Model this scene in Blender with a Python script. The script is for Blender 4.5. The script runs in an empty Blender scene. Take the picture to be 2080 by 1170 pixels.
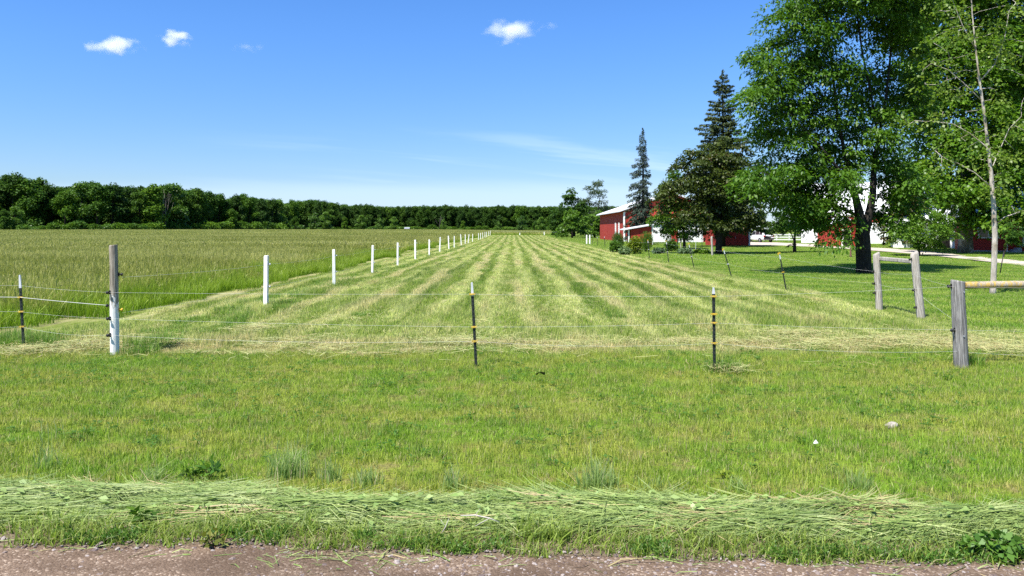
import bpy, math, random
import numpy as np
from mathutils import Vector, noise as mnoise

rng = np.random.default_rng(7)
random.seed(7)
R = math.radians
scene = bpy.context.scene
COL = scene.collection
F, H, CX, HY = 1600.0, 1.9, 1040.0, 466.0     # focal length in photo pixels, eye height, principal column, horizon row


# ------------------------------------------------------------------ small helpers
def sstep(a, b, x):
    t = np.clip((np.asarray(x, float) - a) / (b - a), 0, 1)
    return t * t * (3 - 2 * t)


def gz(x, y):
    """height of the land"""
    x = np.asarray(x, float); y = np.asarray(y, float)
    z = 0.05 * sstep(4.45, 4.95, y)
    z = z + 0.55 * sstep(140, 290, y) + 0.5 * sstep(90, 300, y) * sstep(-8, -50, x)
    near = sstep(5.5, 8, y) * (1 - sstep(60, 120, y))
    z = z + near * (0.018 * np.sin(x * 0.9 + 0.7 * y) + 0.015 * np.sin(y * 1.3 - x * 0.4))
    return z


def ground_at(px, py):
    """a rough world position for a spot on the land"""
    d = F * H / (py - HY)
    return (px - CX) / F * d, d


def wx(px, d):
    return (px - CX) / F * d


def wz(py, d):
    return H - (py - HY) / F * d


def tag(o, label=None, cat=None, group=None, kind=None):
    if label: o['label'] = label
    if cat: o['category'] = cat
    if group: o['group'] = group
    if kind: o['kind'] = kind
    return o


def empty(name, loc, rz=0.0):
    o = bpy.data.objects.new(name, None)
    COL.objects.link(o)
    o.location = loc; o.rotation_euler = (0, 0, rz)
    return o


def link(name, me, mat=None, parent=None, loc=None):
    o = bpy.data.objects.new(name, me)
    COL.objects.link(o)
    if mat is not None and not me.materials:
        me.materials.append(mat)
    if parent is not None: o.parent = parent
    if loc is not None: o.location = loc
    return o


def copy_tree(o, parent=None):
    c = o.copy(); COL.objects.link(c); c.parent = parent
    for ch in list(o.children):
        copy_tree(ch, c)
    return c


def fast_mesh(name, V, Q, tone=None, hgt=None, smooth=False):
    """V (n,3) vertices, Q (m,k) faces"""
    me = bpy.data.meshes.new(name)
    V = np.ascontiguousarray(V, np.float32); Q = np.ascontiguousarray(Q, np.int32)
    k = Q.shape[1]
    me.vertices.add(len(V)); me.vertices.foreach_set('co', V.ravel())
    me.loops.add(Q.size); me.loops.foreach_set('vertex_index', Q.ravel())
    me.polygons.add(len(Q)); me.polygons.foreach_set('loop_start', np.arange(0, Q.size, k, dtype=np.int32))
    if smooth:
        me.polygons.foreach_set('use_smooth', np.ones(len(Q), bool))
    if tone is not None:
        a = me.attributes.new('tone', 'FLOAT', 'POINT'); a.data.foreach_set('value', np.ascontiguousarray(tone, np.float32))
    if hgt is not None:
        a = me.attributes.new('hgt', 'FLOAT', 'POINT'); a.data.foreach_set('value', np.ascontiguousarray(hgt, np.float32))
    me.update(); me.validate()
    return me


class MB:
    """collects solids and links them as one mesh object"""
    def __init__(s):
        s.v = []; s.f = []; s.sm = []

    def add(s, vs, fs, smooth=False):
        b = len(s.v)
        s.v += [tuple(v) for v in vs]
        s.f += [tuple(b + i for i in f) for f in fs]
        s.sm += [smooth] * len(fs)
        return s

    def box(s, x0, x1, y0, y1, z0, z1):
        vs = [(x0, y0, z0), (x1, y0, z0), (x1, y1, z0), (x0, y1, z0), (x0, y0, z1), (x1, y0, z1), (x1, y1, z1), (x0, y1, z1)]
        return s.add(vs, [(3, 2, 1, 0), (4, 5, 6, 7), (0, 1, 5, 4), (1, 2, 6, 5), (2, 3, 7, 6), (3, 0, 4, 7)])

    def hexa(s, bottom, top):
        return s.add(list(bottom) + list(top), [(3, 2, 1, 0), (4, 5, 6, 7), (0, 1, 5, 4), (1, 2, 6, 5), (2, 3, 7, 6), (3, 0, 4, 7)])

    def bar(s, a, b, w, h):
        """rectangular bar from a to b"""
        a = Vector(a); b = Vector(b); d = (b - a).normalized()
        u = d.cross(Vector((0, 0, 1)))
        if u.length < 1e-4: u = Vector((1, 0, 0))
        u.normalize(); w2 = u.cross(d).normalized()
        q = lambda p: [p - u * w / 2 - w2 * h / 2, p + u * w / 2 - w2 * h / 2, p + u * w / 2 + w2 * h / 2, p - u * w / 2 + w2 * h / 2]
        return s.hexa(q(a), q(b))

    def tube(s, path, rad, n=8, cap=True, smooth=True, jitter=0.0):
        P = [Vector(p) for p in path]
        if not hasattr(rad, '__len__'): rad = [rad] * len(P)
        vs = []; ref = None
        for i, p in enumerate(P):
            d = (P[min(i + 1, len(P) - 1)] - P[max(i - 1, 0)]).normalized()
            if ref is None:
                ref = Vector((1, 0, 0)) if abs(d.x) < 0.9 else Vector((0, 1, 0))
            u = (ref - d * ref.dot(d)).normalized(); w = d.cross(u); ref = u
            for k in range(n):
                a = 2 * math.pi * k / n
                r = rad[i] * (1 + (random.uniform(-jitter, jitter) if jitter else 0))
                vs.append(p + u * (r * math.cos(a)) + w * (r * math.sin(a)))
        fs = [(i * n + k, i * n + (k + 1) % n, (i + 1) * n + (k + 1) % n, (i + 1) * n + k) for i in range(len(P) - 1) for k in range(n)]
        s.add(vs, fs, smooth)
        if cap:
            b = len(s.v) - len(vs)
            s.f.append(tuple(b + k for k in reversed(range(n)))); s.sm.append(False)
            s.f.append(tuple(b + (len(P) - 1) * n + k for k in range(n))); s.sm.append(False)
        return s

    def prism(s, poly, y0, y1):
        """polygon in XZ extruded along Y"""
        n = len(poly)
        vs = [(x, y0, z) for x, z in poly] + [(x, y1, z) for x, z in poly]
        return s.add(vs, [tuple(range(n)), tuple(range(2 * n - 1, n - 1, -1))] + [((i + 1) % n, i, n + i, n + (i + 1) % n) for i in range(n)])

    def prismx(s, poly, x0, x1):
        """polygon in YZ extruded along X"""
        n = len(poly)
        vs = [(x0, y, z) for y, z in poly] + [(x1, y, z) for y, z in poly]
        return s.add(vs, [tuple(reversed(range(n))), tuple(range(n, 2 * n))] + [(i, (i + 1) % n, n + (i + 1) % n, n + i) for i in range(n)])

    def mesh(s, name):
        me = bpy.data.meshes.new(name)
        me.from_pydata(s.v, [], s.f)
        me.polygons.foreach_set('use_smooth', s.sm)
        me.update()
        return me

    def build(s, name, mat, parent=None, loc=None, bevel=0.0):
        o = link(name, s.mesh(name), mat, parent, loc)
        if bevel:
            m = o.modifiers.new('bevel', 'BEVEL'); m.width = bevel; m.segments = 2; m.limit_method = 'ANGLE'
        return o


# ------------------------------------------------------------------ materials
class NT:
    def __init__(s, tree): s.t = tree; s.N = tree.nodes; s.L = tree.links

    def n(s, typ, **kw):
        nd = s.N.new(typ)
        for k, v in kw.items(): setattr(nd, k, v)
        return nd

    def put(s, sock, v):
        if v is None: return
        if isinstance(v, bpy.types.NodeSocket): s.L.new(v, sock)
        else:
            if sock.type == 'RGBA' and len(v) == 3: v = (*v, 1)
            sock.default_value = v

    def m(s, op, a, b=None, c=None, clamp=False):
        nd = s.n('ShaderNodeMath', operation=op, use_clamp=clamp)
        for i, v in enumerate((a, b, c)): s.put(nd.inputs[i], v)
        return nd.outputs[0]

    def mix(s, fac, a, b, blend='MIX'):
        nd = s.n('ShaderNodeMix', data_type='RGBA', blend_type=blend)
        s.put(nd.inputs[0], fac); s.put(nd.inputs[6], a); s.put(nd.inputs[7], b)
        return nd.outputs[2]

    def sm(s, v, a, b, lo=0.0, hi=1.0, typ='SMOOTHSTEP'):
        nd = s.n('ShaderNodeMapRange', interpolation_type=typ)
        for i, x in enumerate((v, a, b, lo, hi)): s.put(nd.inputs[i], x)
        return nd.outputs[0]

    def noise(s, vec, scale, detail=3.0, rough=0.5, dist=0.0):
        nd = s.n('ShaderNodeTexNoise')
        s.put(nd.inputs['Vector'], vec); s.put(nd.inputs['Scale'], scale); s.put(nd.inputs['Detail'], detail)
        s.put(nd.inputs['Roughness'], rough); s.put(nd.inputs['Distortion'], dist)
        return nd.outputs['Fac']

    def scl(s, vec, v):
        nd = s.n('ShaderNodeVectorMath', operation='MULTIPLY'); s.put(nd.inputs[0], vec); nd.inputs[1].default_value = v
        return nd.outputs[0]

    def pos(s): return s.n('ShaderNodeNewGeometry').outputs['Position']
    def obj(s): return s.n('ShaderNodeTexCoord').outputs['Object']

    def xyz(s, vec):
        nd = s.n('ShaderNodeSeparateXYZ'); s.put(nd.inputs[0], vec); return nd.outputs[0], nd.outputs[1], nd.outputs[2]

    def attr(s, name):
        return s.n('ShaderNodeAttribute', attribute_name=name).outputs['Fac']

    def bump(s, h, strength=0.5, dist=0.02):
        nd = s.n('ShaderNodeBump'); s.put(nd.inputs['Height'], h); nd.inputs['Strength'].default_value = strength; nd.inputs['Distance'].default_value = dist
        return nd.outputs[0]


def new_mat(name):
    m = bpy.data.materials.new(name); m.use_nodes = True
    m.node_tree.nodes.clear()
    t = NT(m.node_tree)
    out = t.n('ShaderNodeOutputMaterial')
    return m, t, out


def principled(t, out, col, rough=0.7, spec=0.3, bump=None, metal=0.0):
    b = t.n('ShaderNodeBsdfPrincipled')
    t.put(b.inputs['Base Color'], col); t.put(b.inputs['Roughness'], rough); t.put(b.inputs['Specular IOR Level'], spec)
    t.put(b.inputs['Metallic'], metal)
    if bump is not None: t.L.new(bump, b.inputs['Normal'])
    if out is not None: t.L.new(b.outputs[0], out.inputs['Surface'])
    return b


def leafy(t, out, col, transl=0.35, rough=0.5, spec=0.3, tcol=None):
    b = principled(t, None, col, rough, spec)
    tr = t.n('ShaderNodeBsdfTranslucent'); t.put(tr.inputs['Color'], tcol if tcol is not None else col)
    mx = t.n('ShaderNodeMixShader'); mx.inputs[0].default_value = transl
    t.L.new(b.outputs[0], mx.inputs[1]); t.L.new(tr.outputs[0], mx.inputs[2])
    t.L.new(mx.outputs[0], out.inputs['Surface'])


def leaf_mat(name, dark, light, transl=0.35, nscale=0.6, accent=None, acc_at=0.8, rough=0.45, spec=0.35):
    m, t, out = new_mat(name)
    tone = t.attr('tone')
    c = t.mix(tone, dark, light)
    nz = t.sm(t.noise(t.pos(), nscale, 2), 0.35, 0.65)
    c = t.mix(t.m('MULTIPLY', nz, 0.45), c, dark)
    if accent:
        c = t.mix(t.sm(tone, acc_at, acc_at + 0.12), c, accent)
    ov = t.n('ShaderNodeObjectInfo').outputs['Random']
    c = t.mix(1.0, c, t.mix(ov, (0.70, 0.76, 0.95), (1.30, 1.22, 0.95)), 'MULTIPLY')
    tc = t.mix(1.0, c, (1.25, 1.3, 0.7), 'MULTIPLY')
    leafy(t, out, c, transl, rough, spec, tc)
    return m


def bark_mat(name, a, b, scale=6.0, patch=None):
    m, t, out = new_mat(name)
    o = t.obj()
    n1 = t.noise(t.scl(o, (1, 1, 0.25)), scale * 3, 5, 0.65)
    c = t.mix(t.sm(n1, 0.35, 0.68), a, b)
    if patch:
        c = t.mix(t.sm(t.noise(o, 1.6, 3), 0.52, 0.6), c, patch)
    principled(t, out, c, 0.9, 0.15, t.bump(n1, 0.9, 0.05))
    return m


def plain_mat(name, col, rough=0.6, spec=0.4, vary=0.25, nscale=4.0, metal=0.0, streak=(1, 1, 1)):
    m, t, out = new_mat(name)
    n1 = t.noise(t.scl(t.obj(), streak), nscale, 5, 0.6)
    dk = tuple(c * (1 - vary) for c in col)
    c = t.mix(t.sm(n1, 0.35, 0.7), dk, col)
    principled(t, out, c, rough, spec, None, metal)
    return m


def turf_group():
    """colour of the grass by where it grows: front lawn, raked hay strips, the straw line by the fence, the farm lawn"""
    g = bpy.data.node_groups.new('turf_colour', 'ShaderNodeTree')
    g.interface.new_socket('Color', in_out='OUTPUT', socket_type='NodeSocketColor')
    g.interface.new_socket('Pale', in_out='OUTPUT', socket_type='NodeSocketFloat')
    t = NT(g)
    go = t.n('NodeGroupOutput')
    p = t.pos(); x, y, z = t.xyz(p)
    # front lawn
    n_big = t.noise(t.scl(p, (0.55, 1.3, 0)), 0.9, 4, 0.6)
    n_mid = t.noise(t.scl(p, (1, 1.6, 0)), 3.5, 3, 0.6)
    lawn = t.mix(t.sm(n_big, 0.38, 0.62), (0.180, 0.305, 0.028), (0.285, 0.345, 0.054))
    lawn = t.mix(t.m('MULTIPLY', t.sm(n_mid, 0.50, 0.66), 0.65), lawn, (0.330, 0.290, 0.110))
    lawn = t.mix(t.m('MULTIPLY', t.sm(t.noise(p, 2.1, 2), 0.56, 0.7), 0.7), lawn, (0.135, 0.265, 0.028))
    # hay strips, raked along the field
    wob = t.m('MULTIPLY', t.m('SUBTRACT', t.noise(t.scl(p, (0.35, 0.07, 0)), 1.0, 3), 0.5), 1.7)
    xs = t.m('ADD', x, wob)
    ph = t.m('MULTIPLY', t.m('SUBTRACT', xs, 0.44), 2 * math.pi / 1.06)
    row = t.sm(t.noise(t.scl(p, (0.75, 0.018, 0)), 1.0, 1), 0.36, 0.60, 0.40, 1.30)
    st = t.m('MULTIPLY_ADD', t.m('COSINE', ph), t.m('MULTIPLY', row, 0.42), 0.56)
    n_st = t.noise(t.scl(p, (1.4, 0.22, 0)), 1.6, 4, 0.62)
    st = t.m('ADD', st, t.m('MULTIPLY', t.m('SUBTRACT', n_st, 0.5), 2.9))
    st = t.mix(t.sm(y, 13, 21), t.m('MULTIPLY_ADD', n_st, 2.0, -0.55), st)
    pale = t.sm(st, 0.1, 1.0)
    n_f = t.noise(t.scl(p, (2.5, 0.8, 0)), 2.6, 3, 0.6)
    green = t.mix(t.sm(n_f, 0.35, 0.65), (0.175, 0.270, 0.034), (0.255, 0.325, 0.064))
    palec = t.mix(t.sm(n_f, 0.35, 0.7), (0.390, 0.460, 0.130), (0.560, 0.565, 0.260))
    palec = t.mix(t.m('MULTIPLY', t.sm(t.noise(t.scl(p, (0.7, 0.05, 0)), 1.3, 2), 0.46, 0.60), 0.75), palec, (0.520, 0.470, 0.245))
    hay = t.mix(pale, green, palec)
    for xl, wl in ((0.95, 0.09), (2.0, 0.17), (3.07, 0.13), (4.02, 0.18), (5.15, 0.15), (6.2, 0.12), (-1.1, 0.10), (-2.5, 0.14), (-3.8, 0.12)):
        dl = t.m('ABSOLUTE', t.m('SUBTRACT', t.m('ADD', x, t.m('MULTIPLY', t.m('SUBTRACT', t.noise(t.scl(p, (0.3, 0.15, 0)), 1.0, 3), 0.5), 0.8)), xl))
        ml = t.m('MULTIPLY', t.sm(dl, wl * 1.5, wl * 0.5), t.sm(t.noise(t.scl(p, (0.8, 0.16, 0)), 1.1, 3), 0.38, 0.55))
        hay = t.mix(t.m('MULTIPLY', ml, t.m('MULTIPLY', 0.85, t.sm(y, 15, 22))), hay, (0.115, 0.200, 0.022))
    brn = t.m('MULTIPLY', t.sm(t.noise(t.scl(p, (1.0, 0.35, 0)), 0.9, 4, 0.65), 0.57, 0.70), 0.55)
    hay = t.mix(brn, hay, (0.420, 0.350, 0.170))
    # straw line inside the front fence
    fl = t.m('ADD', y, t.m('MULTIPLY', t.m('SUBTRACT', t.noise(p, 0.7, 3), 0.5), 2.4))
    straw = t.m('MULTIPLY', t.sm(fl, 11.6, 12.1), t.sm(fl, 13.6, 12.7))
    strn = t.sm(t.noise(t.scl(p, (0.8, 1.8, 0)), 1.5, 4, 0.7), 0.40, 0.58)
    fl2 = t.m('ADD', y, t.m('MULTIPLY', t.m('SUBTRACT', t.noise(p, 0.9, 3), 0.5), 1.6))
    inside = t.sm(fl2, 11.5, 12.3)
    c = t.mix(inside, lawn, hay)
    c = t.mix(t.m('MULTIPLY', straw, t.m('MULTIPLY', strn, 0.85)), c, (0.520, 0.450, 0.240))
    # farm lawn to the right
    e = t.m('ADD', x, t.m('MULTIPLY', t.m('SUBTRACT', t.noise(p, 0.5, 2), 0.5), 0.9))
    right = t.m('MULTIPLY', t.sm(e, 8.4, 9.2), t.sm(y, 11.0, 13.0))
    bands = t.m('MULTIPLY_ADD', t.m('SINE', t.m('MULTIPLY', t.m('ADD', y, t.m('MULTIPLY', x, 0.55)), 2.4)), 0.5, 0.5)
    nr = t.noise(t.scl(p, (0.6, 0.6, 0)), 0.9, 4, 0.6)
    rl = t.mix(t.sm(t.m('ADD', t.m('MULTIPLY', bands, 0.35), nr), 0.4, 0.95), (0.125, 0.245, 0.020), (0.240, 0.335, 0.050))
    c = t.mix(right, c, rl)
    t.L.new(c, go.inputs[0]); t.L.new(pale, go.inputs[1])
    return g


TURF = turf_group()


def turf_mat(name, blade=True):
    m, t, out = new_mat(name)
    g = t.n('ShaderNodeGroup'); g.node_tree = TURF
    if blade:
        tone = t.attr('tone')
        c = t.mix(t.sm(tone, 0.0, 0.75), t.mix(1.0, g.outputs[0], (0.42, 0.55, 0.48), 'MULTIPLY'), t.mix(1.0, g.outputs[0], (1.60, 1.48, 1.50), 'MULTIPLY'))
        c = t.mix(t.sm(tone, 0.86, 0.93), c, (0.44, 0.39, 0.21))
        leafy(t, out, c, 0.38, 0.5, 0.25, t.mix(1.0, c, (1.1, 1.2, 0.7), 'MULTIPLY'))
    else:
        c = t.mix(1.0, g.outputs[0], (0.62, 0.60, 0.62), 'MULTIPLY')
        n1 = t.noise(t.pos(), 24, 4, 0.7)
        gx_, gy_, gz_ = t.xyz(t.pos())
        c = t.mix(t.sm(t.m('ADD', gy_, t.m('MULTIPLY', gx_, 0.045)), 5.15, 4.85), c, t.mix(n1, (0.10, 0.075, 0.050), (0.20, 0.155, 0.11)))
        c = t.mix(t.sm(n1, 0.45, 0.75), c, (0.085, 0.065, 0.035))
        principled(t, out, c, 0.95, 0.05, t.bump(n1, 0.6, 0.03))
    return m


def grass_mat(name, low, mid, top, tan=(0.36, 0.30, 0.17), tan_at=0.85, transl=0.38, bands=None, nscale=0.5, contrast=1.0):
    m, t, out = new_mat(name)
    h = t.attr('hgt'); tone = t.attr('tone'); p = t.pos()
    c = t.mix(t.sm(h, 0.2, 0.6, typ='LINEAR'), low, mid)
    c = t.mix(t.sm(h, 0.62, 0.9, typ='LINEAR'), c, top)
    nz = t.sm(t.noise(t.scl(p, (0.35, 1.0, 0) if not bands else (0.14, 0.62, 0)), nscale, 4, 0.6), 0.42, 0.58)
    if bands:
        c = t.mix(t.m('MULTIPLY', nz, 0.75), c, t.mix(t.sm(h, 0.25, 0.8), mid, bands))
    else:
        c = t.mix(t.m('MULTIPLY', nz, 0.4), c, low)
    c = t.mix(tone, t.mix(1.0, c, tuple(q ** contrast for q in (0.68, 0.74, 0.7)), 'MULTIPLY'), t.mix(1.0, c, tuple(q ** contrast for q in (1.22, 1.18, 1.1)), 'MULTIPLY'))
    c = t.mix(t.sm(tone, tan_at, tan_at + 0.06), c, tan)
    leafy(t, out, c, transl, 0.5, 0.3, t.mix(1.0, c, (1.1, 1.2, 0.7), 'MULTIPLY'))
    return m


# ------------------------------------------------------------------ blades, patches, scattering
def blade_mesh(name, P, W, side, tone):
    """P (N,S,3) spines, W (N,S) widths, side (N,3) width directions"""
    N, S, _ = P.shape
    off = side[:, None, :] * W[:, :, None] * 0.5
    V = np.stack([P - off, P + off], 2).reshape(N * S * 2, 3)
    base = (np.arange(N) * S * 2)[:, None] + (np.arange(S - 1) * 2)[None, :]
    Q = np.stack([base, base + 1, base + 3, base + 2], -1).reshape(-1, 4)
    tn = np.repeat(tone, S * 2)
    hg = np.tile(np.repeat(np.linspace(0, 1, S), 2), N)
    return fast_mesh(name, V, Q, tn, hg)


def grass_patch(name, size, n, h0, h1, w, lean=0.5, S=3, mat=None, head=0.0, droop=0.5):
    """square patch of upright blades; head > 0 gives that share of stalks a seed head"""
    xy = rng.uniform(-size / 2, size / 2, (n, 2)) * 1.06
    a = rng.uniform(0, 2 * math.pi, n)
    hh = rng.uniform(h0, h1, n) * rng.choice([1, 1, 0.75], n)
    ln = np.abs(rng.normal(0, lean, n))
    d = np.stack([np.cos(a), np.sin(a), np.zeros(n)], 1)
    t = np.linspace(0, 1, S)
    P = np.zeros((n, S, 3))
    P[:, :, :2] = xy[:, None, :]
    P += d[:, None, :] * (hh * ln)[:, None, None] * (t ** 1.8)[None, :, None]
    P[:, :, 2] += hh[:, None] * (t - droop * 0.35 * np.minimum(ln, 1.2)[:, None] * t ** 2.5) - 0.01
    sa = a + math.pi / 2 + rng.normal(0, 0.7, n)
    side = np.stack([np.cos(sa), np.sin(sa), np.zeros(n)], 1)
    prof = 1 - 0.92 * t ** 1.6
    W = w * rng.uniform(0.7, 1.3, n)[:, None] * prof[None, :]
    if head > 0:
        hd = rng.random(n) < head
        hp = np.where(t > 0.78, 1.7, 0.42)
        W[hd] = (w * rng.uniform(0.8, 1.2, hd.sum()))[:, None] * hp[None, :]
    me = blade_mesh(name, P, W, side, rng.random(n))
    if mat: me.materials.append(mat)
    return me


def scatter(name, pts, scl, rot, idx, meshes, label, cat):
    """one 'stuff' object: a cloud of anchor points carrying patches of blades"""
    src = bpy.data.collections.new(name + '_patches')
    for i, me in enumerate(meshes):
        src.objects.link(bpy.data.objects.new('%s_patch_%02d' % (name, i), me))
    me = bpy.data.meshes.new(name)
    me.vertices.add(len(pts)); me.vertices.foreach_set('co', np.ascontiguousarray(pts, np.float32).ravel())
    a = me.attributes.new('scl', 'FLOAT_VECTOR', 'POINT'); a.data.foreach_set('vector', np.ascontiguousarray(scl, np.float32).ravel())
    a = me.attributes.new('rot', 'FLOAT_VECTOR', 'POINT'); a.data.foreach_set('vector', np.ascontiguousarray(rot, np.float32).ravel())
    a = me.attributes.new('idx', 'INT', 'POINT'); a.data.foreach_set('value', np.ascontiguousarray(idx, np.int32))
    o = link(name, me)
    g = bpy.data.node_groups.new(name + '_scatter', 'GeometryNodeTree')
    g.interface.new_socket('Geometry', in_out='INPUT', socket_type='NodeSocketGeometry')
    g.interface.new_socket('Geometry', in_out='OUTPUT', socket_type='NodeSocketGeometry')
    N = g.nodes; L = g.links
    gi = N.new('NodeGroupInput'); go = N.new('NodeGroupOutput')
    ci = N.new('GeometryNodeCollectionInfo'); ci.inputs['Collection'].default_value = src
    ci.inputs['Separate Children'].default_value = True; ci.inputs['Reset Children'].default_value = True
    ip = N.new('GeometryNodeInstanceOnPoints'); ip.inputs['Pick Instance'].default_value = True

    def na(nm, typ):
        q = N.new('GeometryNodeInputNamedAttribute'); q.data_type = typ; q.inputs['Name'].default_value = nm
        return [s for s in q.outputs if s.enabled][0]
    L.new(gi.outputs[0], ip.inputs['Points']); L.new(ci.outputs[0], ip.inputs['Instance'])
    L.new(na('idx', 'INT'), ip.inputs['Instance Index'])
    L.new(na('rot', 'FLOAT_VECTOR'), ip.inputs['Rotation'])
    L.new(na('scl', 'FLOAT_VECTOR'), ip.inputs['Scale'])
    L.new(ip.outputs[0], go.inputs[0])
    md = o.modifiers.new('scatter', 'NODES'); md.node_group = g
    return tag(o, label, cat, None, 'stuff')


def lattice(x0, x1, y0, y1, s, jit=0.35, view=0.66, pad=1.5):
    """jittered anchor points, kept to a wide wedge of land in front of the viewpoint"""
    X, Y = np.meshgrid(np.arange(x0, x1, s), np.arange(y0, y1, s))
    X = X.ravel(); Y = Y.ravel()
    X = X + rng.uniform(-jit, jit, X.size) * s; Y = Y + rng.uniform(-jit, jit, Y.size) * s
    k = np.abs(X) < Y * view * 1.12 + pad + 1.2
    return X[k], Y[k]


def place(X, Y, s0=0.85, s1=1.2, nvar=4, hs=None):
    n = len(X)
    pts = np.stack([X, Y, gz(X, Y)], 1)
    s = rng.uniform(s0, s1, n)
    S = np.stack([np.ones(n), np.ones(n), s if hs is None else s * hs], 1)
    rot = np.zeros((n, 3)); rot[:, 2] = rng.integers(0, 4, n) * math.pi / 2 + rng.normal(0, 0.15, n)
    return pts, S, rot, rng.integers(0, nvar, n)


def cat_pl(L):
    return [np.concatenate([l[i] for l in L]) for i in range(4)]


# ================================================================== SETTING
# ---- land
def land():
    ys = np.concatenate([np.arange(-40, 4, 4.0), np.arange(4, 5.8, 0.06), np.arange(5.9, 14, 0.3), np.geomspace(14.2, 420, 90), [520, 700, 1000, 1500, 2500, 4000, 6500]])
    xs = np.concatenate([[-6000, -3000, -1500, -800], -np.geomspace(400, 20, 22), np.arange(-18, 18, 0.8), np.geomspace(20, 400, 22), [800, 1500, 3000, 6000]])
    X, Y = np.meshgrid(xs, ys)
    V = np.stack([X, Y, gz(X, Y)], -1).reshape(-1, 3)
    nx, ny = len(xs), len(ys)
    i = np.arange(nx - 1)[None, :] + (np.arange(ny - 1) * nx)[:, None]
    Q = np.stack([i, i + 1, i + nx + 1, i + nx], -1).reshape(-1, 4)
    return fast_mesh('ground', V, Q, smooth=True)


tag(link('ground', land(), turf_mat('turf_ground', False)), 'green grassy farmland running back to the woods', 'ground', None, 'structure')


def road_mat(name, a, b, c, scale=60.0):
    m, t, out = new_mat(name)
    p = t.pos()
    v = t.n('ShaderNodeTexVoronoi'); t.put(v.inputs['Vector'], p); v.inputs['Scale'].default_value = scale
    col = t.n('ShaderNodeSeparateColor'); t.L.new(v.outputs['Color'], col.inputs[0])
    k = t.mix(col.outputs[0], a, b)
    k = t.mix(t.sm(col.outputs[1], 0.8, 0.95), k, c)
    n1 = t.noise(t.scl(p, (0.5, 1, 1)), 2.2, 4, 0.6)
    k = t.mix(t.m('MULTIPLY', t.sm(n1, 0.42, 0.62), 0.7), k, tuple(x * 0.66 for x in a))
    hb = t.m('SUBTRACT', 1.0, v.outputs['Distance'])
    principled(t, out, k, 0.95, 0.1, t.bump(t.m('ADD', hb, t.noise(p, 150, 3)), 0.8, 0.008))
    return m


M_road = road_mat('road_gravel', (0.135, 0.092, 0.062), (0.210, 0.152, 0.108), (0.36, 0.28, 0.21), 75)
M_drive = road_mat('drive_gravel', (0.42, 0.36, 0.29), (0.52, 0.46, 0.38), (0.60, 0.55, 0.48), 14)

xs = np.arange(-40, 40.1, 0.08)
edge = np.array([4.62 - 0.045 * x + 0.07 * mnoise.noise((x * 0.9, 3.1, 0)) + 0.04 * mnoise.noise((x * 4.0, 9.1, 0)) for x in xs])
vy = np.concatenate([[-6.0], np.linspace(0, 1, 6)[1:]])
V = []
for x, e in zip(xs, edge):
    for yv in (-6.0, 2.0, 3.4, 4.1, e - 0.1, e):
        V.append((x, yv, float(gz(x, yv)) + 0.008 - (0.016 if yv == e else 0)))
n = 6
Q = [(i * n + k, (i + 1) * n + k, (i + 1) * n + k + 1, i * n + k + 1) for i in range(len(xs) - 1) for k in range(n - 1)]
tag(link('road', fast_mesh('road', np.array(V), np.array(Q), smooth=True), M_road), 'pinkish brown gravel road along the near edge', 'road', None, 'structure')


def ribbon(name, pts, mat, lift, label, cat):
    """pts: (x_left, x_right... ) pairs of edge points"""
    V = []
    for (a, b) in pts:
        V += [(a[0], a[1], float(gz(*a)) + lift), (b[0], b[1], float(gz(*b)) + lift)]
    Q = [(2 * i, 2 * i + 1, 2 * i + 3, 2 * i + 2) for i in range(len(pts) - 1)]
    return tag(link(name, fast_mesh(name, np.array(V), np.array(Q)), mat), label, cat, None, 'structure')


near = [(2300, 561), (2080, 542.5), (1960, 529), (1860, 517.5), (1760, 510), (1690, 505), (1640, 502), (1590, 500), (1530, 499.5), (1480, 500)]
far = [(2300, 548), (2080, 532.5), (1960, 520), (1860, 509.5), (1760, 503), (1690, 499), (1640, 496.5), (1590, 493.5), (1530, 492.5), (1480, 493)]
ribbon('driveway', [(ground_at(*a), ground_at(*b)) for a, b in zip(near, far)], M_drive, 0.02, 'pale gravel driveway curving past the red house to the parked car', 'driveway')

# ---- grass
M_turf = turf_mat('turf_blades')
lawn_hi = [grass_patch('lawn_patch', 0.4, 520, 0.025, 0.085, 0.0048, 0.45, 3, M_turf) for _ in range(4)]
lawn_mid = [grass_patch('lawn_patch_b', 0.8, 950, 0.03, 0.095, 0.0085, 0.55, 3, M_turf) for _ in range(4)]
lawn_far = [grass_patch('lawn_patch_c', 2.0, 1300, 0.03, 0.075, 0.024, 1.0, 2, M_turf) for _ in range(3)]
lawn_vfar = [grass_patch('lawn_patch_d', 4.0, 1000, 0.04, 0.09, 0.07, 1.0, 2, M_turf) for _ in range(3)]


def keep_turf(X, Y):
    lim = np.where(Y < 13.2, -200.0, -7.9)
    return (X > lim)


def off_drive(X, Y):
    pxx = CX + F * X / Y
    pyy = HY + F * H / Y
    fy = np.interp(pxx, [p[0] for p in far][::-1], [p[1] for p in far][::-1])
    ny_ = np.interp(pxx, [p[0] for p in near][::-1], [p[1] for p in near][::-1])
    on = (pxx > 1478) & (pyy > fy - 0.3) & (pyy < ny_ + 0.3)
    return ~on


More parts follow.
